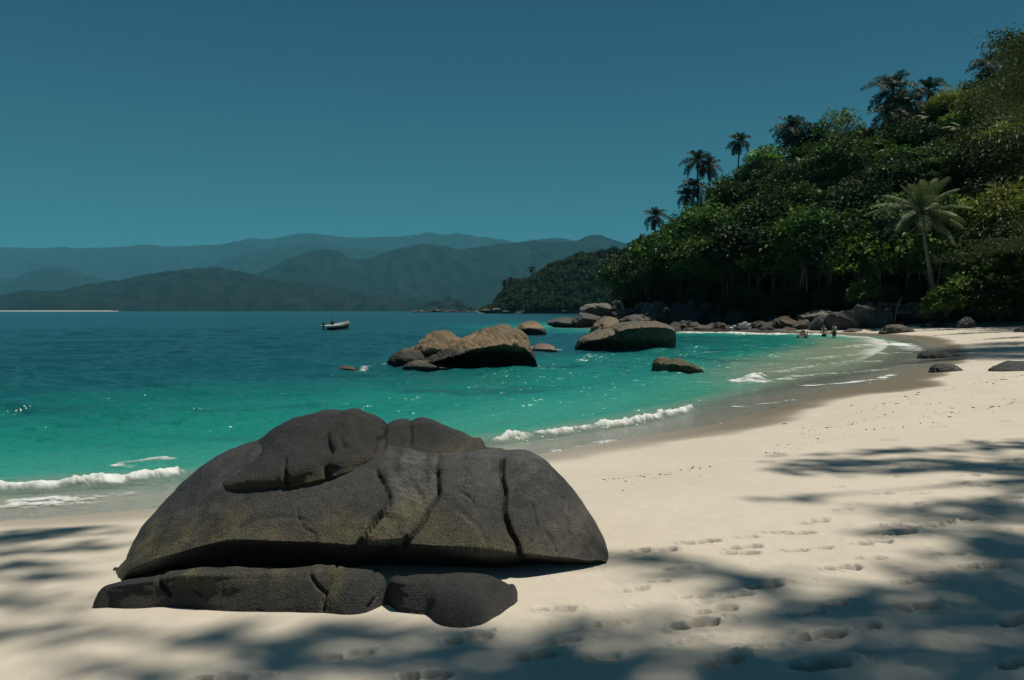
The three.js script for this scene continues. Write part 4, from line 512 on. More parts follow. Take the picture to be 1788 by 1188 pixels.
{
  const cols = [[.034, .062, .022], [.046, .080, .028], [.028, .052, .022]];
  const P1 = makePalm({ name: 'feather_palm', h: 7.5, lean: [.3, 0, 1.2], n: 19, len: 3.0, drop: .62, nl: 44, ll: .85, lw: .085, plume: 1, cols, seed: 3, r0: .17, r1: .12, dead: 1 });
  let first = true; const spots = [[1145, 388, .98, 'lone feather palm at the seaward end of the ridge, against the sky', 1.12, 150 + 40], [1218, 292, .92, 'taller feather palm of the pair on the lower ridge', 1.25, 160], [1238, 300, .96, 'feather palm leaning close behind the pair on the lower ridge', 1.05, 166], [1212, 338, .86, 'lower feather palm of the pair, half hidden on the ridge', 1.15, 158], [1291, 258, .96, 'small feather palm above the pair, against the sky', .98, 162], [1382, 236, .9, 'drooping feather palm with a pale trunk in the middle of the ridge', 1.4, 155], [1560, 168, .95, 'biggest feather palm of the upper ridge with hanging old fronds', 1.75, 150], [1578, 200, .9, 'dense low feather palm under the biggest one on the ridge', 1.5, 146], [1622, 168, .98, 'feather palm just right of the biggest one on the ridge', 1.2, 152], [1727, 126, .98, 'feather palm near the top right corner of the hill', 1.25, 150], [1555, 215, .85, 'dark feather palm with drooping skirt below the biggest one', 1.35, 145], [1200, 352, .9, 'leftmost half hidden feather palm on the lower ridge slope', .95, 160]];
  spots.forEach(([px, py, v, label, s, D], i) => { const o = first ? P1 : copyOf(P1); first = false; const head = at(px, py - 10, hillBase(px) + 48 * v - 3); o.scale.setScalar(s); o.rotation.y = i * 1.7; const c = Math.cos(i * 1.7), n = Math.sin(i * 1.7); o.position.set(head.x - .3 * s * c, head.y - 7.5 * s, head.z + .3 * s * n); tag(o, label, 'palm', 'feather palms along the ridge'); });
  const YP = makePalm({ name: 'young_palm', h: 2.6, lean: [.2, 0, 1], n: 13, len: 2.9, drop: .5, nl: 30, ll: .8, lw: .12, plume: 0, cols: [[.09, .15, .035], [.12, .18, .045], [.07, .12, .03]], seed: 19, r0: .12, r1: .09 });
  [[1300, .34, 1.1], [1352, .56, 1.2], [1420, .30, 1.2], [1462, .55, 1.3], [1545, .60, 1.3], [1580, .34, 1.2], [1660, .58, 1.4], [1255, .4, 1.0], [1200, .3, 1.0], [1690, .80, 1.4], [1380, .8, 1.2], [1500, .78, 1.3], [1608, .82, 1.4], [1530, .16, 1.1], [1330, .14, 1.0]].forEach(([px, v, s], i) => { const o = i ? copyOf(YP) : YP, p = hillPoint(px, v); o.position.copy(p); o.position.y += 2.2; o.position.z += 2.6; o.scale.setScalar(s); o.rotation.y = i * 2.1; const py = 543 - (p.y + 5 - EYE) / -p.z * F; tag(o, 'young bright fronded palm ' + whereIs(px, py), 'palm', 'young palms on the wooded slope'); o.userData.px = px; });
  const coco = makePalm({ name: 'coconut_palm', h: 9.2, lean: [-2.5, .3, .62], n: 30, len: 4.8, drop: .30, nl: 64, ll: 1.15, lw: .07, plume: 0, cols: [[.14, .19, .07], [.19, .235, .10], [.11, .16, .06]], seed: 9, r0: .30, r1: .15, dead: 1 });
  const foot = at(1645, 522, 93); coco.scale.setScalar(1.08); coco.position.set(foot.x, foot.y - .3, foot.z); tag(coco, 'tall coconut palm with a curved pale trunk at the head of the beach', 'palm');
  const nuts = []; const r = rng(4); for (let i = 0; i < 9; i++) { const a = i * .7, g = new THREE.SphereGeometry(.17, 8, 6); g.translate(-2.5 + Math.cos(a) * .32, 8.75 - r() * .35, .3 + Math.sin(a) * .32); nuts.push(g); } const nm = mesh('coconut_cluster', mergeGeometries(nuts), new THREE.MeshStandardMaterial({ color: new THREE.Color(.10, .10, .04), roughness: .7 }), coco);
}
{ // pale bare stems and vines in the dark of the slope
  const r = rng(66), list = [[1472, .20, 7], [1490, .28, 8], [1505, .34, 8], [1520, .32, 9], [1535, .4, 8], [1550, .42, 8], [1418, .05, 8], [1455, .12, 7], [1402, .10, 6], [1560, .3, 7], [1485, .46, 7], [1512, .5, 7], [1365, .03, 6], [1380, .05, 6], [1590, .06, 6], [1700, .25, 5], [1250, .1, 5], [1300, .12, 6]];
  list.forEach(([px, v, h], i) => { const p = hillPoint(px, v); p.z += 6.2; const a = (r() - .5) * 1.6, g = []; g.push(limb([V(0, 0, 0), V(a * .3, h * .35, .2), V(a, h * .7, .3 * r()), V(a * 1.6, h, r())],   .11, .04, 5)); for (let k = 0; k < 4; k++) { const y = h * (.45 + .12 * k); g.push(limb([V(a * .6, y, .2), V(a * .6 + (r() - .5) * 1.4, y + 1.1, .3), V(a * .6 + (r() - .5) * 2.6, y + 2 + r(), .2)], .03, .01, 4)); } const o = mesh('bare_stem', mergeGeometries(g), paleBark); o.position.copy(p); const q = at(px, 300, 100), py = 543 - (p.y + h / 2 - EYE) / -p.z * F; tag(o, 'pale bare forked stem ' + whereIs(px, py), 'stem', 'pale bare stems in the dark slope'); });
}
// low shrubs with light leaves behind the sand
{
  const mk = (seed, cols, len, wid, n) => { const r = rng(seed), L = new Leaves(), t = thing('shrub', null, 'shrub'), st = []; for (let i = 0; i < 26; i++) { const d = sph(r); d.y = Math.abs(d.y); const c = V(d.x * 1.3, .35 + d.y * 1.5, d.z * 1.1), tone = .6 + .8 * r(); if (i % 3 === 0) st.push(limb([V(0, -.2, 0), V(c.x * .4, c.y * .6, c.z * .4), c], .04, .01, 4)); for (let j = 0; j < n; j++) { const q = sph(r), o = c.clone().addScaledVector(q, .42 * r()); L.leaf(o, V(q.x, q.y * .4 - .1, q.z).addScaledVector(sph(r), .4).normalize(), V(q.x * .4, 1, q.z * .4 + .2).addScaledVector(sph(r), .4).normalize(), len * (.6 + .7 * r()), wid * (.6 + .7 * r()), mul3(cols[Math.floor(r() * cols.length)], tone)); } } mesh('stem', mergeGeometries(st), barkMat, t); mesh('foliage', L.build(), leafMat, t); t.userData.stemName = 'shrub'; return t; };
  const A = mk(5, G2, .34, .22, 34), B = mk(6, G1, .38, .24, 34); const list = [[1652, 545, 88, 1.5, A, 'light green leafy shrub at the foot of the coconut palm'], [1675, 532, 88, 1.6, A, 'bright leaved shrub just right of the coconut palm trunk'], [1700, 535, 88, 1.7, B, 'dark shrub second right of the coconut palm trunk'], [1724, 545, 87, 1.8, B, 'dark low shrub above the shaded sand, right of the pointed rock'], [1752, 545, 86, 1.9, B, 'dense dark shrub above the shaded sand near the right edge'], [1782, 545, 86, 2, B, 'dark shrub cut by the right edge of the view'], [1715, 500, 90, 1.9, A, 'sunlit shrub growing above the dark hedge'], [1745, 488, 91, 2.0, A, 'sunlit leafy bank above the dense dark shrub'], [1775, 492, 91, 2.1, A, 'sunlit leafy shrub above the shrub at the right edge'], [1690, 490, 91, 1.6, A, 'yellow green shrub halfway up beside the coconut trunk'], [1510, 525, 97, 1.4, A, 'shrub with glinting leaves behind the tallest boulder'], [1550, 530, 97, 1.3, B, 'dark shrub between the tallest boulder and the wall'], [1812, 545, 85, 2, B, 'dark shrub just beyond the right edge'], [1600, 522, 97, 1.3, B, 'dark shrub on top of the stone wall']];
  for (let i = 0; i < 13; i++) list.push([1172 + i * 26, 556 - (i % 3) * 9, hillBase(1172 + i * 26) - 3.2, 1.25 + .35 * ((i * 7) % 3) / 2, B, ['dark shrub leftmost of the row behind the shaded boulders', 'dark shrub second of the row behind the shaded boulders', 'dark shrub third of the row behind the shaded boulders', 'dark shrub fourth of the row behind the shaded boulders', 'dark shrub fifth of the row behind the shaded boulders', 'dark shrub sixth of the row behind the shaded boulders', 'dark shrub beside the peaked shaded boulder on its left', 'dark shrub right behind the peaked shaded boulder', 'dark shrub beside the peaked shaded boulder on its right', 'dark shrub tenth of the row behind the shaded boulders', 'dark shrub eleventh of the row behind the shaded boulders', 'dark shrub above the leaning pale slab of the heap', 'dark shrub above the middle of the boulder heap'][i]]);
  const done = new Set(); list.forEach(([px, py, D, s, src, label], i) => { const o = done.has(src) ? copyOf(src) : src; done.add(src); o.position.copy(at(px, py, D)); o.position.y -= .35; o.scale.setScalar(s); o.rotation.y = i * 1.3; tag(o, label, 'shrub'); });
}
{ // low dry stone wall at the head of the beach
  const t = thing('stone_wall', 'low rough stone wall in shade at the head of the beach', 'wall', at(1600, 552, 95.5)), r = rng(8), gs = []; const core = new THREE.BoxGeometry(15, 1.7, .5, 1, 1, 1); core.translate(1.6, .55, -.2);
  setColors(core, () => [.05, .046, .04]); mesh('core', core, farRockMat, t);
  for (let i = 0; i < 210; i++) { const g = new THREE.IcosahedronGeometry(.24 + .16 * r(), 1).deleteAttribute('uv'); g.scale(1.2, .8, .7); g.rotateZ((r() - .5) * .5); g.translate(-5.8 + r() * 14.8, -.15 + r() * 1.55, .08 + .1 * r()); const k = .7 + .7 * r(); setColors(g, (a) => mul3([.10, .092, .08], k)); gs.push(g); }
  tag(mesh('stones', mergeGeometries(gs), farRockMat, t), null, null, null, 'stuff');
}
{ // driftwood
  const d1 = mesh('driftwood_pole', limb([V(0, -.3, 0), V(.25, 1.2, .05), V(.75, 2.6, .1)], .075, .04, 7), paleBark); d1.position.copy(at(1562, 558, 92)); tag(d1, 'pale driftwood pole leaning beside the boulder heap', 'driftwood');
  const d2 = mesh('driftwood_branch', mergeGeometries([limb([V(0, 0, 0), V(1, .5, 0), V(2.2, 1.3, 0)], .07, .03, 6), limb([V(1.2, .6, 0), V(1.5, 1.3, .1), V(1.6, 1.9, .1)], .04, .015, 5)]), paleBark); d2.position.copy(at(1478, 545, 97)); tag(d2, 'grey dead branch sticking up behind the boulder heap', 'driftwood');
}
// ---------------------------------------------------------------- far shores
function ridgeLand(name, keys, D, depthFront, depthBack, amp, seed, col, label, fine = 1) { // a range of hills whose crest stands at distance D
  const x0 = keys[0][0], x1 = keys[keys.length - 1][0], nu = Math.round((x1 - x0) / 4), nv = 36, pos = [], idx = [];
  for (let i = 0; i <= nu; i++) { const px = lerp(x0, x1, i / nu), crest = at(px, smoothInterp(keys, px) - 2.2 * fbm(px * .035, seed, 2, 3) - .9 * fbm(px * .2, seed, 5, 2), D).y;
    for (let j = 0; j <= nv; j++) { const v = j / nv, f = v < .6 ? v / .6 : 1 - (v - .6) / .4, z = v < .6 ? -D + depthFront * (1 - f) : -D - depthBack * (1 - f), x = (px - 894) / F * (v < .6 ? lerp(-z, D, .0) : D), k = D / 1434; let h = (crest) * (1 - Math.pow(1 - f, 1.3)); const w = Math.sin(Math.PI * Math.min(f, .97)); h += k * amp * (ridged(px * .011 + seed, f * 2.2, seed, 4) - .45) * w * 18 + k * fine * (fbm(px * .16, f * 9, seed, 3) * 2.2) * (f > .02 ? 1 : 0); pos.push(x, f <= 0 ? -8 : h, z); } }
  for (let i = 0; i < nu; i++) for (let j = 0; j < nv; j++) { const a = i * (nv + 1) + j, b = a + 1, c = a + nv + 1, d = c + 1; idx.push(a, c, b, b, c, d); }
  const g = new THREE.BufferGeometry(); g.setAttribute('position', new THREE.Float32BufferAttribute(pos, 3)); g.setIndex(idx); g.computeVertexNormals(); setColors(g, (a) => mul3(col, 1 + 1.5 * fbm(a.x / D * 90, a.y / D * 160, seed, 4)));
  return tag(mesh(name, g, new THREE.MeshPhysicalMaterial({ vertexColors: true, roughness: 1, specularIntensity: 0, side: THREE.DoubleSide })), label, 'mountains', null, 'structure');
}
const green = [.012, .018, .016];
ridgeLand('mountains', [[-900, 440], [-500, 425], [-200, 436], [0, 431], [60, 433], [110, 431], [150, 433], [205, 431], [260, 427], [300, 430], [360, 428], [420, 421], [440, 415], [470, 417], [520, 409], [545, 407], [575, 410], [600, 414], [640, 415], [700, 412], [735, 408], [755, 405], [775, 410], [800, 407], [830, 412], [880, 418], [920, 428], [1000, 440], [1200, 430], [1600, 445], [2300, 440]], 15500, 3500, 1500, .5, 1, green, 'farthest pale blue mountain range along the whole horizon', .8);
ridgeLand('mountains', [[300, 500], [350, 470], [400, 452], [450, 438], [520, 428], [600, 432], [700, 440], [820, 446], [900, 424], [965, 416], [1000, 419], [1060, 440], [1085, 430], [1115, 416], [1135, 408], [1200, 420], [1500, 450]], 12500, 2500, 1200, .6, 7, green, 'second hazy mountain range rising behind the rounded middle hill');
ridgeLand('mountains', [[-500, 500], [-200, 480], [-60, 492], [0, 488], [30, 484], [60, 472], [95, 467], [120, 469], [150, 478], [190, 490], [240, 505], [300, 520]], 10500, 1800, 900, .5, 11, green, 'hazy humped hill at the left end of the far shore');
ridgeLand('mountains', [[400, 500], [440, 482], [470, 470], [500, 455], [530, 443], [565, 436], [590, 439], [615, 452], [640, 453], [665, 444], [700, 434], [735, 427], [765, 428], [800, 436], [825, 433], [860, 428], [900, 424], [950, 421], [1005, 421], [1025, 413], [1043, 411], [1060, 415], [1090, 424], [1150, 440], [1300, 460]], 8300, 2600, 1000, 1, 17, green, 'rounded blue-green hill range in the middle of the far shore');
ridgeLand('mountains', [[-700, 500], [-400, 480], [-150, 505], [0, 516], [40, 508], [75, 509], [110, 505], [150, 498], [200, 491], [250, 481], [300, 473], [340, 469], [380, 467], [410, 472], [450, 481], [500, 487], [560, 497], [640, 512], [720, 524], [800, 535], [850, 542]], 5600, 1500, 700, .9, 23, green, 'nearest dark teal ridge low along the left far shore', 1.2);
{ // pale strand at the foot of the far ridge
  const s = new THREE.Shape(), n = 60, up = [], lo = []; for (let i = 0; i <= n; i++) { const px = lerp(-300, 205, i / n); up.push(px); }
  const pos = [], idx = []; for (let i = 0; i <= n; i++) { const D = 4085 + 20 * Math.sin(i * .4), x = (up[i] - 894) / F * D, w = px2(up[i]); pos.push(x, 3.2 * w + .5, -D - 14, x, -.3, -D); } function px2(px) { return px < 192 ? 1 : Math.max(.15, .6 * noise(px * .05, 3, 1) + .3); }
  for (let i = 0; i < n; i++) { const a = i * 2; idx.push(a, a + 1, a + 2, a + 1, a + 3, a + 2); } const g = new THREE.BufferGeometry(); g.setAttribute('position', new THREE.Float32BufferAttribute(pos, 3)); g.setIndex(idx); g.computeVertexNormals();
  tag(mesh('far_beach', g, new THREE.MeshStandardMaterial({ color: new THREE.Color(.5, .46, .4), roughness: 1, side: THREE.DoubleSide })), 'thin pale strand at the foot of the far ridge', 'beach', null, 'structure');
}
{ // wooded headland beyond the point
  const D0 = 780, keys = [[835, 546], [848, 540], [860, 530], [868, 518], [880, 504], [900, 492], [930, 480], [960, 464], [1000, 448], [1040, 440], [1080, 437], [1110, 437], [1160, 430], [1220, 425], [1300, 440]], nu = 90, nv = 30, pos = [], idx = [];
  const hp = (px, f) => { const D = D0 + f * 160 - (px - 850) * .25, cy = Math.max(0, at(px, smoothInterp(keys, px), D0 + 160 - (px - 850) * .25).y - 6); const x = (px - 894) / F * D; return V(x, 3 + (cy - 3) * (1 - Math.pow(Math.max(0, 1 - f), 1.6)) + 3 * fbm(x * .03, 2, D * .03, 2) * f, -D); };
  for (let i = 0; i <= nu; i++) for (let j = 0; j <= nv; j++) { const px = lerp(835, 1300, i / nu), p = hp(px, Math.min(1, j / nv * 1.3)); if (j > nv / 1.3) { p.z -= (j - nv / 1.3) * 9; p.y -= (j - nv / 1.3) * 3; } if (!j) p.y = -3; pos.push(p.x, p.y, p.z); }
  for (let i = 0; i < nu; i++) for (let j = 0; j < nv; j++) { const a = i * (nv + 1) + j, b = a + 1, c = a + nv + 1, d = c + 1; idx.push(a, c, b, b, c, d); }
  const g = new THREE.BufferGeometry(); g.setAttribute('position', new THREE.Float32BufferAttribute(pos, 3)); g.setIndex(idx); g.computeVertexNormals(); setColors(g, (a) => a.y < 3.2 ? [.11, .10, .085] : [.025, .03, .018]);
  tag(mesh('headland', g, new THREE.MeshStandardMaterial({ vertexColors: true, roughness: 1, side: THREE.DoubleSide })), 'wooded headland beyond the rocky point', 'headland', null, 'structure');
  const r = rng(31), L = new Leaves(); for (let i = 0; i < 26; i++) { const d = sph(r); d.y = Math.abs(d.y) * .9 - .1; const c = V(d.x * 3.6, 3.4 + d.y * 3.4, d.z * 3.6), tone = .3 + 1.5 * r() * r() + .3 * r(); for (let j = 0; j < 13; j++) { const q = sph(r), o = c.clone().addScaledVector(q, 1.3 * Math.sqrt(r())); L.leaf(o, V(q.x, q.y * .4, q.z).addScaledVector(sph(r), .4).normalize(), V(q.x * .5, 1, q.z * .5).addScaledVector(sph(r), .5).normalize(), 1.1 + r(), .7 + .5 * r(), mul3([.062, .092, .036], tone)); } }
  const N = 1500, m = new THREE.InstancedMesh(L.build(), leafMat, N), M = new THREE.Matrix4(), Q = new THREE.Quaternion(), c = new THREE.Color(); m.name = 'headland_forest';
  for (let i = 0; i < N; i++) { const px = 846 + r() * 330, f = Math.pow(r(), 1.1) * 1.02, p = hp(px, f), s = (.7 + .8 * r() * r()) * (px < 885 ? .7 : 1); p.y -= 1.5; M.compose(p, Q.setFromAxisAngle(V(0, 1, 0), r() * 6.28), V(s, s * (.8 + .5 * r()), s)); m.setMatrixAt(i, M); const k = .55 + .9 * r(); m.setColorAt(i, c.setRGB(k * (.75 + .3 * r()), k, k * 1.1)); }
  scene.add(m); tag(m, 'forest canopy covering the headland beyond the rocky point', 'forest', null, 'stuff');
  const pl = makePalm({ name: 'headland_palm', h: 12, lean: [.6, 0, 1], n: 14, len: 5, drop: .6, nl: 14, ll: 1.6, lw: .5, plume: 1, cols: [[.02, .034, .016]], seed: 71, r0: .3, r1: .22, dead: 1 });
  [[880, 493, 800, 'left one of two small palms at the tip of the far headland'], [890, 489, 806, 'right one of two small palms at the tip of the far headland'], [928, 470, 860, 'small palm sticking up on the slope of the far headland']].forEach(([px, py, D, l], i) => { const o = i ? copyOf(pl) : pl, q = at(px, py, D); o.position.set(q.x, q.y - 12, q.z); tag(o, l, 'palm'); });
  const L2 = [[848, 545, 24, 6, 760, 'low rust brown rock at the water edge of the far headland tip', brownRock, 0], [866, 545, 18, 8, 765, 'pale rock second from the tip of the far headland', paleRock, 1], [884, 546, 16, 4, 770, 'flat pale rock at the foot of the far headland', paleRock, 3], [985, 546, 14, 4, 745, 'small pale rock below the middle of the far headland', paleRock, 2], [1008, 546, 10, 4, 742, 'tiny pale rock right of the middle of the far headland foot', paleRock, 4]];
  for (const [x, y, w, h, D, l, mt, k] of L2) boulder(x, y, w, h, D, l, undefined, k, k, mt);
}
{ // islet
  const D = 1300, t = thing('islet', 'small rocky islet with a cap of trees left of the headland', 'islet', at(785, 545.6, D)), r = rng(15), gs = [], k = D / F;
  for (let i = 0; i < 26; i++) { const px = 724 + i * 4.4 + r() * 3, g = shapes[i % 6].clone(); const w = (5 + 7 * r()) * k, h = (2.2 + 3.2 * r()) * k * (px > 800 ? .6 : 1); g.scale(w, h, w); g.rotateY(r() * 6); g.translate((px - 785) * k, h * .3, (r() - .5) * 12); gs.push(g); }
  mesh('rocks', mergeGeometries(gs), new THREE.MeshStandardMaterial({ vertexColors: true, roughness: .9, color: new THREE.Color(2.4, 2.1, 1.85) }), t);
  const L = new Leaves(); for (let i = 0; i < 90; i++) { const px = 742 + r() * 86, e = Math.max(0, 1 - ((px - 778) / 44) ** 2), c = V((px - 785) * k, (6 + e * 19 * r()) * k, (r() - .5) * 14), tone = .6 + .8 * r(); for (let j = 0; j < 14; j++) { const q = sph(r), o = c.clone().addScaledVector(q, 2.4); L.leaf(o, V(q.x, q.y * .4, q.z).normalize(), V(q.x * .5, 1, q.z * .5).normalize(), 2.2, 1.4, mul3([.03, .042, .02], tone)); } } mesh('treetops', L.build(), leafMat, t);
}
// trees beside the beach, out of the view to the right, whose crowns shade the sand
function shadeTree(label, trunk, hub, blobs, seed) { // blobs: [px, py, rx, ry, height, share]: the sand each bough shades
  const r = rng(seed), t = thing('almond_tree', label, 'tree', V(trunk.x, 0, trunk.z)), L = new Leaves(), W = [], O = V(trunk.x, 0, trunk.z), H = hub.clone().sub(O);
  W.push(limb([V(0, sandH(trunk.x, trunk.z) - .3, 0), V(.2, H.y * .5, .1), H], .34, .22, 10));
  for (const [px, py, rx, ry, h, n] of blobs) { const c = ground(px, py), k = (h - c.y) / SUN.y, q = c.clone().addScaledVector(SUN, k), D = -c.z, wx = rx / F * D, dz = Math.abs(ground(px, py - ry).z - ground(px, py + ry).z) / 2, loc = q.clone().sub(O), midp = H.clone().lerp(loc, .5); midp.y += .5; midp.x += (r() - .5) * .6;
    W.push(limb([H, midp, loc], .07, .014, 5)); const area = Math.PI * wx * dz, fine = seed === 104 ? .5 : 1, cnt = Math.round(area * 85 * n / fine / fine) + 10;
    for (let i = 0; i < 5; i++) { const a = r() * 6.28, e = V(loc.x + Math.cos(a) * wx * .8, loc.y + (r() - .5) * .8, loc.z + Math.sin(a) * dz * .8); W.push(limb([midp.clone().lerp(loc, .7), loc.clone().lerp(e, .5), e], .022, .006, 4)); }
    for (let i = 0; i < cnt; i++) { const a = r() * 6.28, d = Math.sqrt(-2 * Math.log(1 - r() * .95)) * .6, dy = (r() - .5) * 1.1, o = V(loc.x + Math.cos(a) * d * wx, loc.y, loc.z + Math.sin(a) * d * dz).addScaledVector(SUN, dy); const q2 = sph(r), len = (.24 + .16 * r()) * fine; L.leaf(o, V(q2.x, q2.y * .4 - .1, q2.z).normalize(), V(0, 1, 0).addScaledVector(sph(r), .7).normalize(), len, len * .55, mul3([.05, .085, .02], .7 + .6 * r())); } }
  mesh('trunk', mergeGeometries(W), barkMat, t); mesh('crown', L.build(), leafMat, t);
}
shadeTree('spreading tree right of the camera whose boughs shade the near sand', V(8.5, 0, -4.6), V(8.6, 11, -6.4), [[1300, 1165, 330, 34, 14, 1.0], [1640, 1150, 300, 52, 14, 1.05], [1600, 1080, 200, 26, 14, .6], [1780, 1060, 160, 70, 14, 1.2], [1000, 1160, 180, 35, 14, .8], [1340, 1075, 160, 20, 14, .7], [1060, 1105, 120, 18, 14, .5], [1120, 978, 80, 8, 14, .6], [1230, 1000, 110, 7, 14, .55], [1310, 1022, 90, 7, 14, .5], [1420, 1050, 130, 13, 14, .6], [1770, 960, 70, 40, 14, .9], [1700, 1010, 90, 16, 14, .5], [1790, 900, 80, 22, 14, .9], [1900, 1000, 160, 90, 14, 1], [1500, 1240, 500, 60, 14, 1.2], [1050, 1250, 350, 50, 14, .9]], 101);
shadeTree('broad tree beside the beach whose far boughs shade sand behind the footprints', V(12.5, 0, -9.5), V(12, 12, -12), [[1660, 905, 100, 8, 14, .65], [1580, 888, 70, 4, 14, .5], [1690, 880, 70, 6, 14, .55], [1540, 930, 60, 6, 14, .3], [1410, 806, 70, 3, 14, .55], [1470, 812, 90, 4, 14, .6], [1560, 806, 90, 4, 14, .6], [1600, 822, 110, 5, 14, .55], [1680, 815, 100, 9, 14, .6], [1500, 790, 120, 3, 14, .4], [1640, 785, 110, 3, 14, .4], [1480, 826, 90, 2, 14, .3], [1750, 778, 50, 8, 14, .8], [1390, 822, 60, 4, 14, .5], [1750, 845, 60, 9, 14, .7], [1850, 830, 90, 36, 14, .9], [1900, 780, 100, 18, 14, .9], [1400, 870, 60, 3, 14, .3]], 102);
shadeTree('tree right of the camera whose long boughs shade the sand before the boulder', V(6.4, 0, -2.6), V(6.0, 11.5, -5.4), [[330, 1115, 150, 13, 14, .6], [560, 1108, 130, 15, 14, .65], [740, 1100, 120, 10, 14, .6], [840, 1135, 140, 16, 14, .8], [660, 1150, 150, 14, 14, .7], [480, 1160, 130, 12, 14, .55], [180, 1165, 120, 9, 14, .4], [800, 1205, 200, 18, 14, .8], [400, 1225, 200, 18, 14, .6]], 103);
shadeTree('tree left of the camera whose boughs streak the left sand with shade', V(-9.5, 0, -3.2), V(-7.5, 10.5, -5.5), [[50, 935, 100, 10, 13, .75], [140, 958, 70, 7, 13, .6], [40, 985, 80, 5, 13, .55], [60, 1010, 80, 5, 13, .4], [90, 1048, 100, 7, 13, .5], [60, 1110, 110, 7, 13, .3], [-80, 960, 90, 22, 13, .8], [130, 925, 70, 4, 13, .4]], 105);
shadeTree('tree hanging over the far right of the beach, beyond the right edge', V(31, 0, -36), V(27.5, 14, -36), [[1720, 612, 70, 6, 16, 1.1], [1780, 622, 60, 8, 16, 1.1], [1690, 620, 60, 4, 16, .8], [1830, 610, 90, 14, 16, 1.1], [1655, 628, 50, 2.5, 16, .8], [1760, 600, 60, 4, 16, .8], [1600, 634, 30, 1.5, 16, .5]], 104);
shadeTree('tree beyond the right edge shading the sand below the hedge', V(53, 0, -74), V(50, 9, -74), [[1730, 563, 70, 3, 9, .9], [1780, 570, 60, 4, 9, .9], [1690, 568, 60, 2, 8.5, .8], [1650, 576, 50, 1.2, 8, .6], [1700, 582, 60, 1.2, 8.5, .5], [1770, 590, 50, 1.2, 9, .6], [1830, 575, 80, 6, 9, 1]], 106);
// ---------------------------------------------------------------- people
function bodySurface(bones, cell = .03, blend = .03) { // bones: [a, b, ra, rb]; one smooth surface round them all
  const lo = V(1e9, 1e9, 1e9), hi = V(-1e9, -1e9, -1e9); for (const [a, b, ra, rb] of bones) { for (const [p, q] of [[a, ra], [b, rb]]) { lo.min(p.clone().subScalar(q + .06)); hi.max(p.clone().addScalar(q + .06)); } }
  const S = Math.max(hi.x - lo.x, hi.y - lo.y, hi.z - lo.z) / 2, c = lo.clone().add(hi).multiplyScalar(.5), N = Math.min(96, Math.ceil(2 * S / cell)), mc = new MarchingCubes(N, new THREE.MeshStandardMaterial(), false, false, 60000); mc.isolation = 0;
  const p = V(), d = V(), e = V();
  for (let k = 0; k < N; k++) for (let j = 0; j < N; j++) for (let i = 0; i < N; i++) { p.set((i - N / 2) / (N / 2) * S + c.x, (j - N / 2) / (N / 2) * S + c.y, (k - N / 2) / (N / 2) * S + c.z); let m = 0, first = true;
    for (const [a, b, ra, rb] of bones) { d.subVectors(b, a); e.subVectors(p, a); const t = clamp(e.dot(d) / (d.lengthSq() || 1), 0, 1), q = e.addScaledVector(d, -t).length() - lerp(ra, rb, t); if (first) { m = q; first = false; } else { const h = Math.max(blend - Math.abs(m - q), 0) / blend; m = Math.min(m, q) - h * h * blend * .25; } }
    mc.field[k * N * N + j * N + i] = -m; }
  mc.update(); const n = mc.count ?? mc.geometry.drawRange.count, g = new THREE.BufferGeometry(); g.setAttribute('position', new THREE.BufferAttribute(mc.positionArray.slice(0, n * 3).map((v, i) => v * S + [c.x, c.y, c.z][i % 3]), 3)); g.setAttribute('normal', new THREE.BufferAttribute(mc.normalArray.slice(0, n * 3), 3)); return g;
}
const skinMat = new THREE.MeshStandardMaterial({ color: new THREE.Color(.36, .21, .14), roughness: .55 }), darkCloth = new THREE.MeshStandardMaterial({ color: new THREE.Color(.012, .013, .018), roughness: .9 }), hairMat = new THREE.MeshStandardMaterial({ color: new THREE.Color(.015, .012, .01), roughness: .7 });
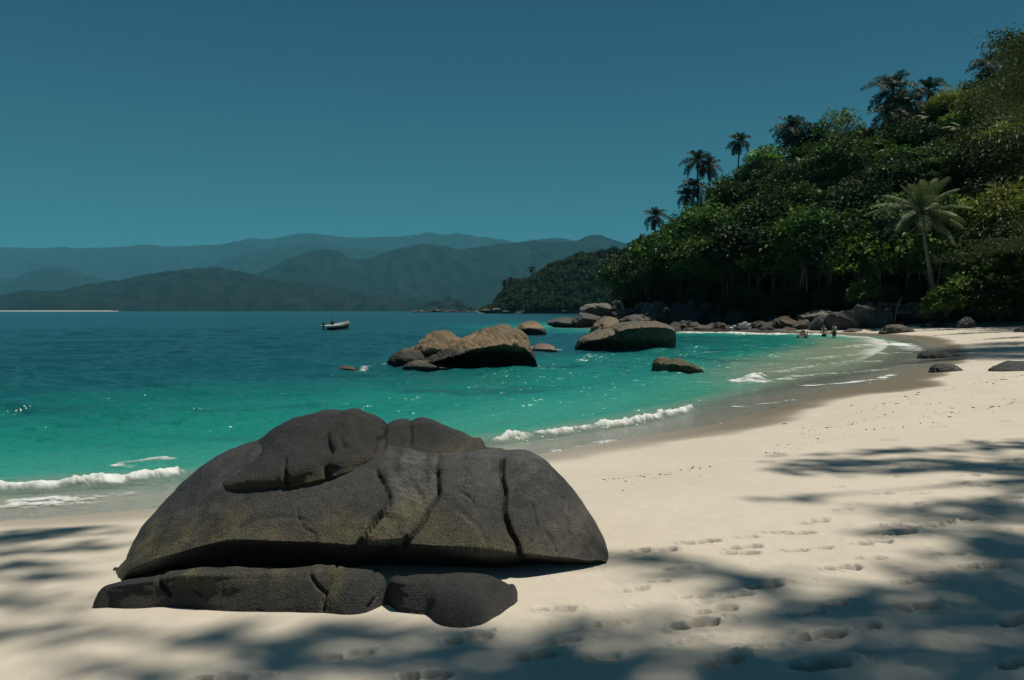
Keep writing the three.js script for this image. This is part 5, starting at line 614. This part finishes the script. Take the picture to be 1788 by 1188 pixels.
function person(label, pos, turn, J, cloth) { // J: joints of the pose in the person's own axes, facing +z
  const t = thing('person', label, 'person', pos, turn), B = [], b = (a, c, ra, rc) => B.push([J[a], J[c], ra, rc]), mid = (a, c, k) => J[a].clone().lerp(J[c], k);
  B.push([J.hip, J.waist, .13, .125], [J.waist, J.chest, .125, .15], [J.chest, J.neck, .14, .06], [J.neck, J.head, .055, .06]);
  const up = J.head.clone().sub(J.neck).normalize(); B.push([J.head.clone().addScaledVector(up, -.02).add(V(0, 0, .015)), J.head.clone().addScaledVector(up, .08), .078, .095], [J.head.clone().add(V(0, .02, .095)), J.head.clone().add(V(0, -.005, .11)), .012, .016], [J.head.clone().add(V(.09, .02, 0)), J.head.clone().add(V(.095, .05, -.01)), .016, .02], [J.head.clone().add(V(-.09, .02, 0)), J.head.clone().add(V(-.095, .05, -.01)), .016, .02]);
  for (const s of ['L', 'R']) { B.push([J.chest.clone().lerp(J['sho' + s], .3), J['sho' + s], .11, .068]); b('sho' + s, 'elb' + s, .056, .044); b('elb' + s, 'wri' + s, .043, .030);
    const dir = J['wri' + s].clone().sub(J['elb' + s]).normalize(), palm = J['wri' + s].clone().addScaledVector(dir, .085), side = V().crossVectors(dir, V(0, 1, .3)).normalize(); B.push([J['wri' + s], palm, .028, .034]);
    for (let f = 0; f < 4; f++) { const a = palm.clone().addScaledVector(side, (f - 1.5) * .021), m = a.clone().addScaledVector(dir, .045 - .006 * Math.abs(f - 1.5)); B.push([a, m, .010, .009], [m, m.clone().addScaledVector(dir, .032).add(V(0, -.012, 0)), .009, .008]); }
    const th = J['wri' + s].clone().addScaledVector(dir, .03).addScaledVector(side, -.032); B.push([th, th.clone().addScaledVector(dir, .045).addScaledVector(side, -.03), .011, .009]);
    if (J['kne' + s]) { B.push([J.hip.clone().lerp(J['hip' + s], .5), J['hip' + s], .12, .095]); b('hip' + s, 'kne' + s, .088, .056); if (J['ank' + s]) { b('kne' + s, 'ank' + s, .055, .036); B.push([J['ank' + s], J['ank' + s].clone().add(V(0, -.05, .14)), .038, .03]); } } }
  mesh('body', bodySurface(B, .024, .05), skinMat, t);
  mesh('hair', bodySurface([[J.head.clone().add(V(0, .045, -.02)), J.head.clone().addScaledVector(up, .10).add(V(0, .015, -.01)), .088, .095]], .02, .03), hairMat, t);
  if (cloth && J.hipL) { const C = [[J.hip, mid('hip', 'waist', .45), .142, .137]]; for (const s of ['L', 'R']) C.push([J['hip' + s], mid('hip' + s, 'kne' + s, .62), .108, .095]); mesh('shorts', bodySurface(C, .024, .05), cloth, t); }
  return t;
}
const standing = (arm = .1) => ({ hip: V(0, .92, 0), waist: V(0, 1.06, 0), chest: V(0, 1.28, .01), neck: V(0, 1.47, 0), head: V(0, 1.58, .02), shoL: V(.19, 1.40, 0), shoR: V(-.19, 1.40, 0), elbL: V(.25, 1.13, -.02), elbR: V(-.25, 1.13, -.02), wriL: V(.22, .90, arm), wriR: V(-.22, .90, arm), hipL: V(.1, .88, 0), hipR: V(-.1, .88, 0), kneL: V(.11, .48, .03), kneR: V(-.11, .48, .02), ankL: V(.12, .08, -.02), ankR: V(-.12, .08, 0) });
{
  const w1 = plane(1457, 589.5), sea1 = w1.clone(); sea1.y = -.42; person('standing bather with bare back and dark shorts at the water edge', sea1, Math.PI + .3, standing(.12), darkCloth);
  const w2 = plane(1439, 588.5); w2.y = -.62; const sit = standing(.3); for (const k of ['shoL', 'shoR', 'chest', 'neck', 'head', 'waist']) sit[k].z += .06; sit.elbL = V(.3, 1.12, .12); sit.elbR = V(-.3, 1.12, .12); sit.wriL = V(.14, 1.0, .3); sit.wriR = V(-.14, 1.0, .3); person('bather in dark top waist deep beside the standing bather', w2, -.5, sit, darkCloth);
  const swim = (k) => { const s = standing(.3); for (const key in s) { const y = s[key].y - 1.1; s[key] = V(s[key].x, 1.1 + y * .75, s[key].z + y * .65); } s.head.y += .05; s.elbL = V(.36, 1.16, .3); s.wriL = V(.42, 1.06 + .18 * k, .52); s.elbR = V(-.36, 1.14, .25); s.wriR = V(-.4, 1.08, .48); return s; };
  const w3 = plane(1394, 590); w3.y = -1.02; person('left swimmer low in the water near the rocks', w3, .9, swim(1), darkCloth);
  const w4 = plane(1407, 589.5); w4.y = -1.0; person('right swimmer with a raised arm near the rocks', w4, -.8, swim(2.2), darkCloth);
}
// ---------------------------------------------------------------- boat
{
  const BOAT = .92, t = thing('motor_boat', 'small open motor boat with white inside and dark hull on the bay', 'boat', plane(588, 576.5).add(V(0, .1, 0)), BOAT);
  const n = 22, L = 4.1, sec = (k) => { const x = (k - .5) * L, w = .78 * Math.pow(Math.max(0, 1 - Math.pow(Math.max(0, (k - .35) / .65), 2.2)), .75) * (k < .35 ? .88 + .34 * k : 1), gun = .48 + .55 * Math.pow(k, 2.2), keel = -.12 + .28 * Math.pow(Math.max(0, (k - .7) / .3), 2); return [[x, keel, 0], [x, keel + .14, w * .62], [x, lerp(keel, gun, .68), w * .95], [x, gun, w]]; };
  const side = (i0, i1, inset, s, y0) => { const pos = [], idx = []; for (let i = 0; i <= n; i++) { const P = sec(i / n); for (let j = i0; j <= i1; j++) pos.push(P[j][0], P[j][1] + (j ? 0 : y0), s * Math.max(0, P[j][2] - (j ? inset : 0))); } const m = i1 - i0 + 1; for (let i = 0; i < n; i++) for (let j = 0; j < m - 1; j++) { const a = i * m + j, b = a + 1, c = a + m, d = c + 1; s > 0 ? idx.push(a, c, b, b, c, d) : idx.push(a, b, c, b, d, c); } const g = new THREE.BufferGeometry(); g.setAttribute('position', new THREE.Float32BufferAttribute(pos, 3)); g.setIndex(idx); g.computeVertexNormals(); return g; };
  const white = new THREE.MeshStandardMaterial({ color: new THREE.Color(.72, .70, .64), roughness: .5, side: THREE.DoubleSide }), black = new THREE.MeshStandardMaterial({ color: new THREE.Color(.015, .017, .02), roughness: .5, side: THREE.DoubleSide }), orange = new THREE.MeshStandardMaterial({ color: new THREE.Color(.55, .13, .06), roughness: .6, side: THREE.DoubleSide });
  mesh('hull', mergeGeometries([side(0, 2, 0, 1, 0), side(0, 2, 0, -1, 0)]), black, t); mesh('topsides', mergeGeometries([side(2, 3, 0, 1, 0), side(2, 3, 0, -1, 0)]), white, t); mesh('inside', mergeGeometries([side(0, 3, .05, 1, .06), side(0, 3, .05, -1, .06)]), white, t);
  const P0 = sec(0), tr = new THREE.Shape(); tr.moveTo(0, P0[0][1]); for (const p of P0) tr.lineTo(p[2], p[1]); for (const p of [...P0].reverse()) tr.lineTo(-p[2], p[1]); const tg = new THREE.ExtrudeGeometry(tr, { depth: .04, bevelEnabled: false }); tg.rotateY(Math.PI / 2); tg.translate(-L / 2 - .035, 0, 0); mesh('transom', tg, white, t);
  for (const x of [-.9, .35]) { const g = new THREE.BoxGeometry(.28, .04, 1.3); g.translate(x, .32, 0); mesh('thwart', g, white, t); }
  const rail = (s) => { const c = []; for (let i = 0; i <= n; i++) { const P = sec(i / n)[3]; c.push(V(P[0], P[1] + .01, s * P[2])); } return new THREE.TubeGeometry(new THREE.CatmullRomCurve3(c), 40, .03, 6); }; mesh('gunwale', mergeGeometries([rail(1), rail(-1)]), white, t);
  { const m = sec(.80), k = sec(.92), s = new THREE.BufferGeometry(), q = (a, f) => [a[0][0], lerp(a[2][1], a[3][1], f), lerp(a[2][2], a[3][2], f) + .02]; const A = q(m, .1), B = q(k, .1), C = q(k, .85), D = q(m, .85), E = q(sec(.70), .05), Fp = q(sec(.79), .05), Gp = q(sec(.745), .8);
    s.setAttribute('position', new THREE.Float32BufferAttribute([...A, ...B, ...C, ...A, ...C, ...D], 3)); s.computeVertexNormals(); mesh('bow_marking', s, orange, t); const u = new THREE.BufferGeometry(); u.setAttribute('position', new THREE.Float32BufferAttribute([...E, ...Fp, ...Gp], 3)); u.computeVertexNormals(); mesh('triangle_marking', u, black, t); }
  const mot = thing('tmp', null, null); scene.remove(mot); const mg = [new THREE.CapsuleGeometry(.15, .22, 4, 10).translate(-L / 2 - .14, .72, 0), new THREE.CylinderGeometry(.06, .05, .9, 8).translate(-L / 2 - .16, .25, 0), new THREE.ConeGeometry(.09, .3, 8).rotateZ(Math.PI / 2).translate(-L / 2 - .2, -.2, 0)].map((g) => g.index ? g.toNonIndexed() : g); mesh('outboard_motor', mergeGeometries(mg), black, t);
  const s = standing(.3); for (const k in s) s[k].y -= .92 - .46; s.hipL.z = s.hipR.z = .05; s.kneL = V(.14, .46, .45); s.kneR = V(-.14, .46, .45); s.ankL = V(.14, .06, .5); s.ankR = V(-.14, .06, .5); s.wriL = V(.2, .5, .35); s.wriR = V(-.3, .55, -.2);
  const c = t.position.clone().add(V(-.75 * Math.cos(BOAT), .02, .75 * Math.sin(BOAT))); const man = person('person in dark clothes sitting in the stern of the motor boat', c, Math.PI / 2 + BOAT, s, darkCloth);
  const shirt = [[s.hip, s.waist, .15, .145], [s.waist, s.chest, .145, .168], [s.chest, s.shoL, .12, .085], [s.chest, s.shoR, .12, .085], [s.shoL, s.elbL, .072, .06], [s.shoR, s.elbR, .072, .06]]; mesh('shirt', bodySurface(shirt, .024, .05), darkCloth, man);
}
// ---------------------------------------------------------------- spray, flotsam
{
  const r = rng(12), g = new THREE.IcosahedronGeometry(1, 0), N = 1100, m = new THREE.InstancedMesh(g, new THREE.MeshStandardMaterial({ color: new THREE.Color(.82, .84, .84), roughness: .7 }), N), M = new THREE.Matrix4(), Q = new THREE.Quaternion(); m.name = 'spray';
  for (let i = 0; i < N; i++) { const jet = Math.floor(r() * 7), k = Math.pow(r(), .8), px = 1300 + (jet - 3) * 5 * k + (jet - 3) * 3 + (r() - .5) * 5, p = at(px, 582 - k * (17 - Math.abs(jet - 3) * 3) - r() * 2, 97.5), s = .05 + .16 * r() * (1 - k * .6); M.compose(p, Q, V(s, s, s)); m.setMatrixAt(i, M); }
  scene.add(m); tag(m, 'white spray of a wave bursting on the rocks below the hill', 'spray', null, 'stuff');
  const dg = new THREE.IcosahedronGeometry(1, 1), D = 300, f = new THREE.InstancedMesh(dg, new THREE.MeshStandardMaterial({ color: new THREE.Color(.045, .036, .024), roughness: 1 }), D), cr = [[[1330, 790], [1365, 792], [1400, 780], [1450, 770], [1520, 752], [1640, 735]], [[1400, 758], [1440, 748], [1500, 738], [1560, 722], [1640, 700]], [[1560, 735], [1640, 722], [1730, 712], [1788, 700]], [[1040, 842], [1120, 832], [1240, 815]], [[1500, 720], [1600, 690], [1700, 672], [1788, 655]]];
  f.name = 'beach_litter'; for (let i = 0; i < D; i++) { const l = cr[Math.floor(r() * cr.length)], t = r() * (l.length - 1), a = l[Math.floor(t)], b = l[Math.min(l.length - 1, Math.floor(t) + 1)], u = t - Math.floor(t), px = lerp(a[0], b[0], u) + (r() - .5) * (i % 3 ? 14 : 90), py = lerp(a[1], b[1], u) + (r() + r() - 1) * (i % 3 ? 4 : 24), p = ground(px, py), s = (.004 + .010 * Math.pow(r(), 4)) * (-p.z / 10) ; M.compose(p, Q.setFromAxisAngle(V(0, 1, 0), r() * 6), V(s * (1 + 1.6 * r()), s * .6, s)); f.setMatrixAt(i, M); }
  scene.add(f); tag(f, 'dark bits of seaweed and twigs strewn along the tide lines', 'flotsam', null, 'stuff');
}
{ // labels that several trees came to share are told apart by their order from left to right
  for (const o of scene.children) if (o.userData.stemName === undefined && /^bare_stem/.test(o.name)) o.userData.px = 894 + o.position.x / -o.position.z * F;
  const sizeWord = (o) => o.scale.y > 1 ? 'larger' : o.scale.y > .6 ? 'middling' : 'small', toneWord = (o) => o.material === brownRock ? 'brown' : 'dark';
  for (const o of scene.children) if (o.isMesh && stonePos.includes(o.userData.label)) { o.userData.label = sizeWord(o) + (o.position.y > 2.2 ? ' upper ' : ' low ') + toneWord(o) + ' ' + o.userData.label; o.userData.px = 894 + o.position.x / -o.position.z * F; }
  const by = new Map(), ord = ['leftmost', 'second', 'third', 'fourth', 'fifth', 'sixth', 'seventh', 'eighth', 'ninth', 'tenth', 'eleventh', 'twelfth', 'thirteenth', 'fourteenth', 'fifteenth', 'sixteenth', 'seventeenth', 'eighteenth', 'nineteenth', 'twentieth', 'twenty-first', 'twenty-second', 'twenty-third', 'twenty-fourth', 'twenty-fifth', 'twenty-sixth', 'twenty-seventh', 'twenty-eighth', 'twenty-ninth', 'thirtieth']; for (const o of scene.children) if (o.userData.px !== undefined) { const l = o.userData.label; if (!by.has(l)) by.set(l, []); by.get(l).push(o); }
  for (const [l, os] of by) if (os.length > 1) { os.sort((a, b) => a.userData.px - b.userData.px); os.forEach((o, i) => { o.userData.label = ord[Math.min(i, 29)] + ' ' + l; }); }
}
renderer.render(scene, camera);
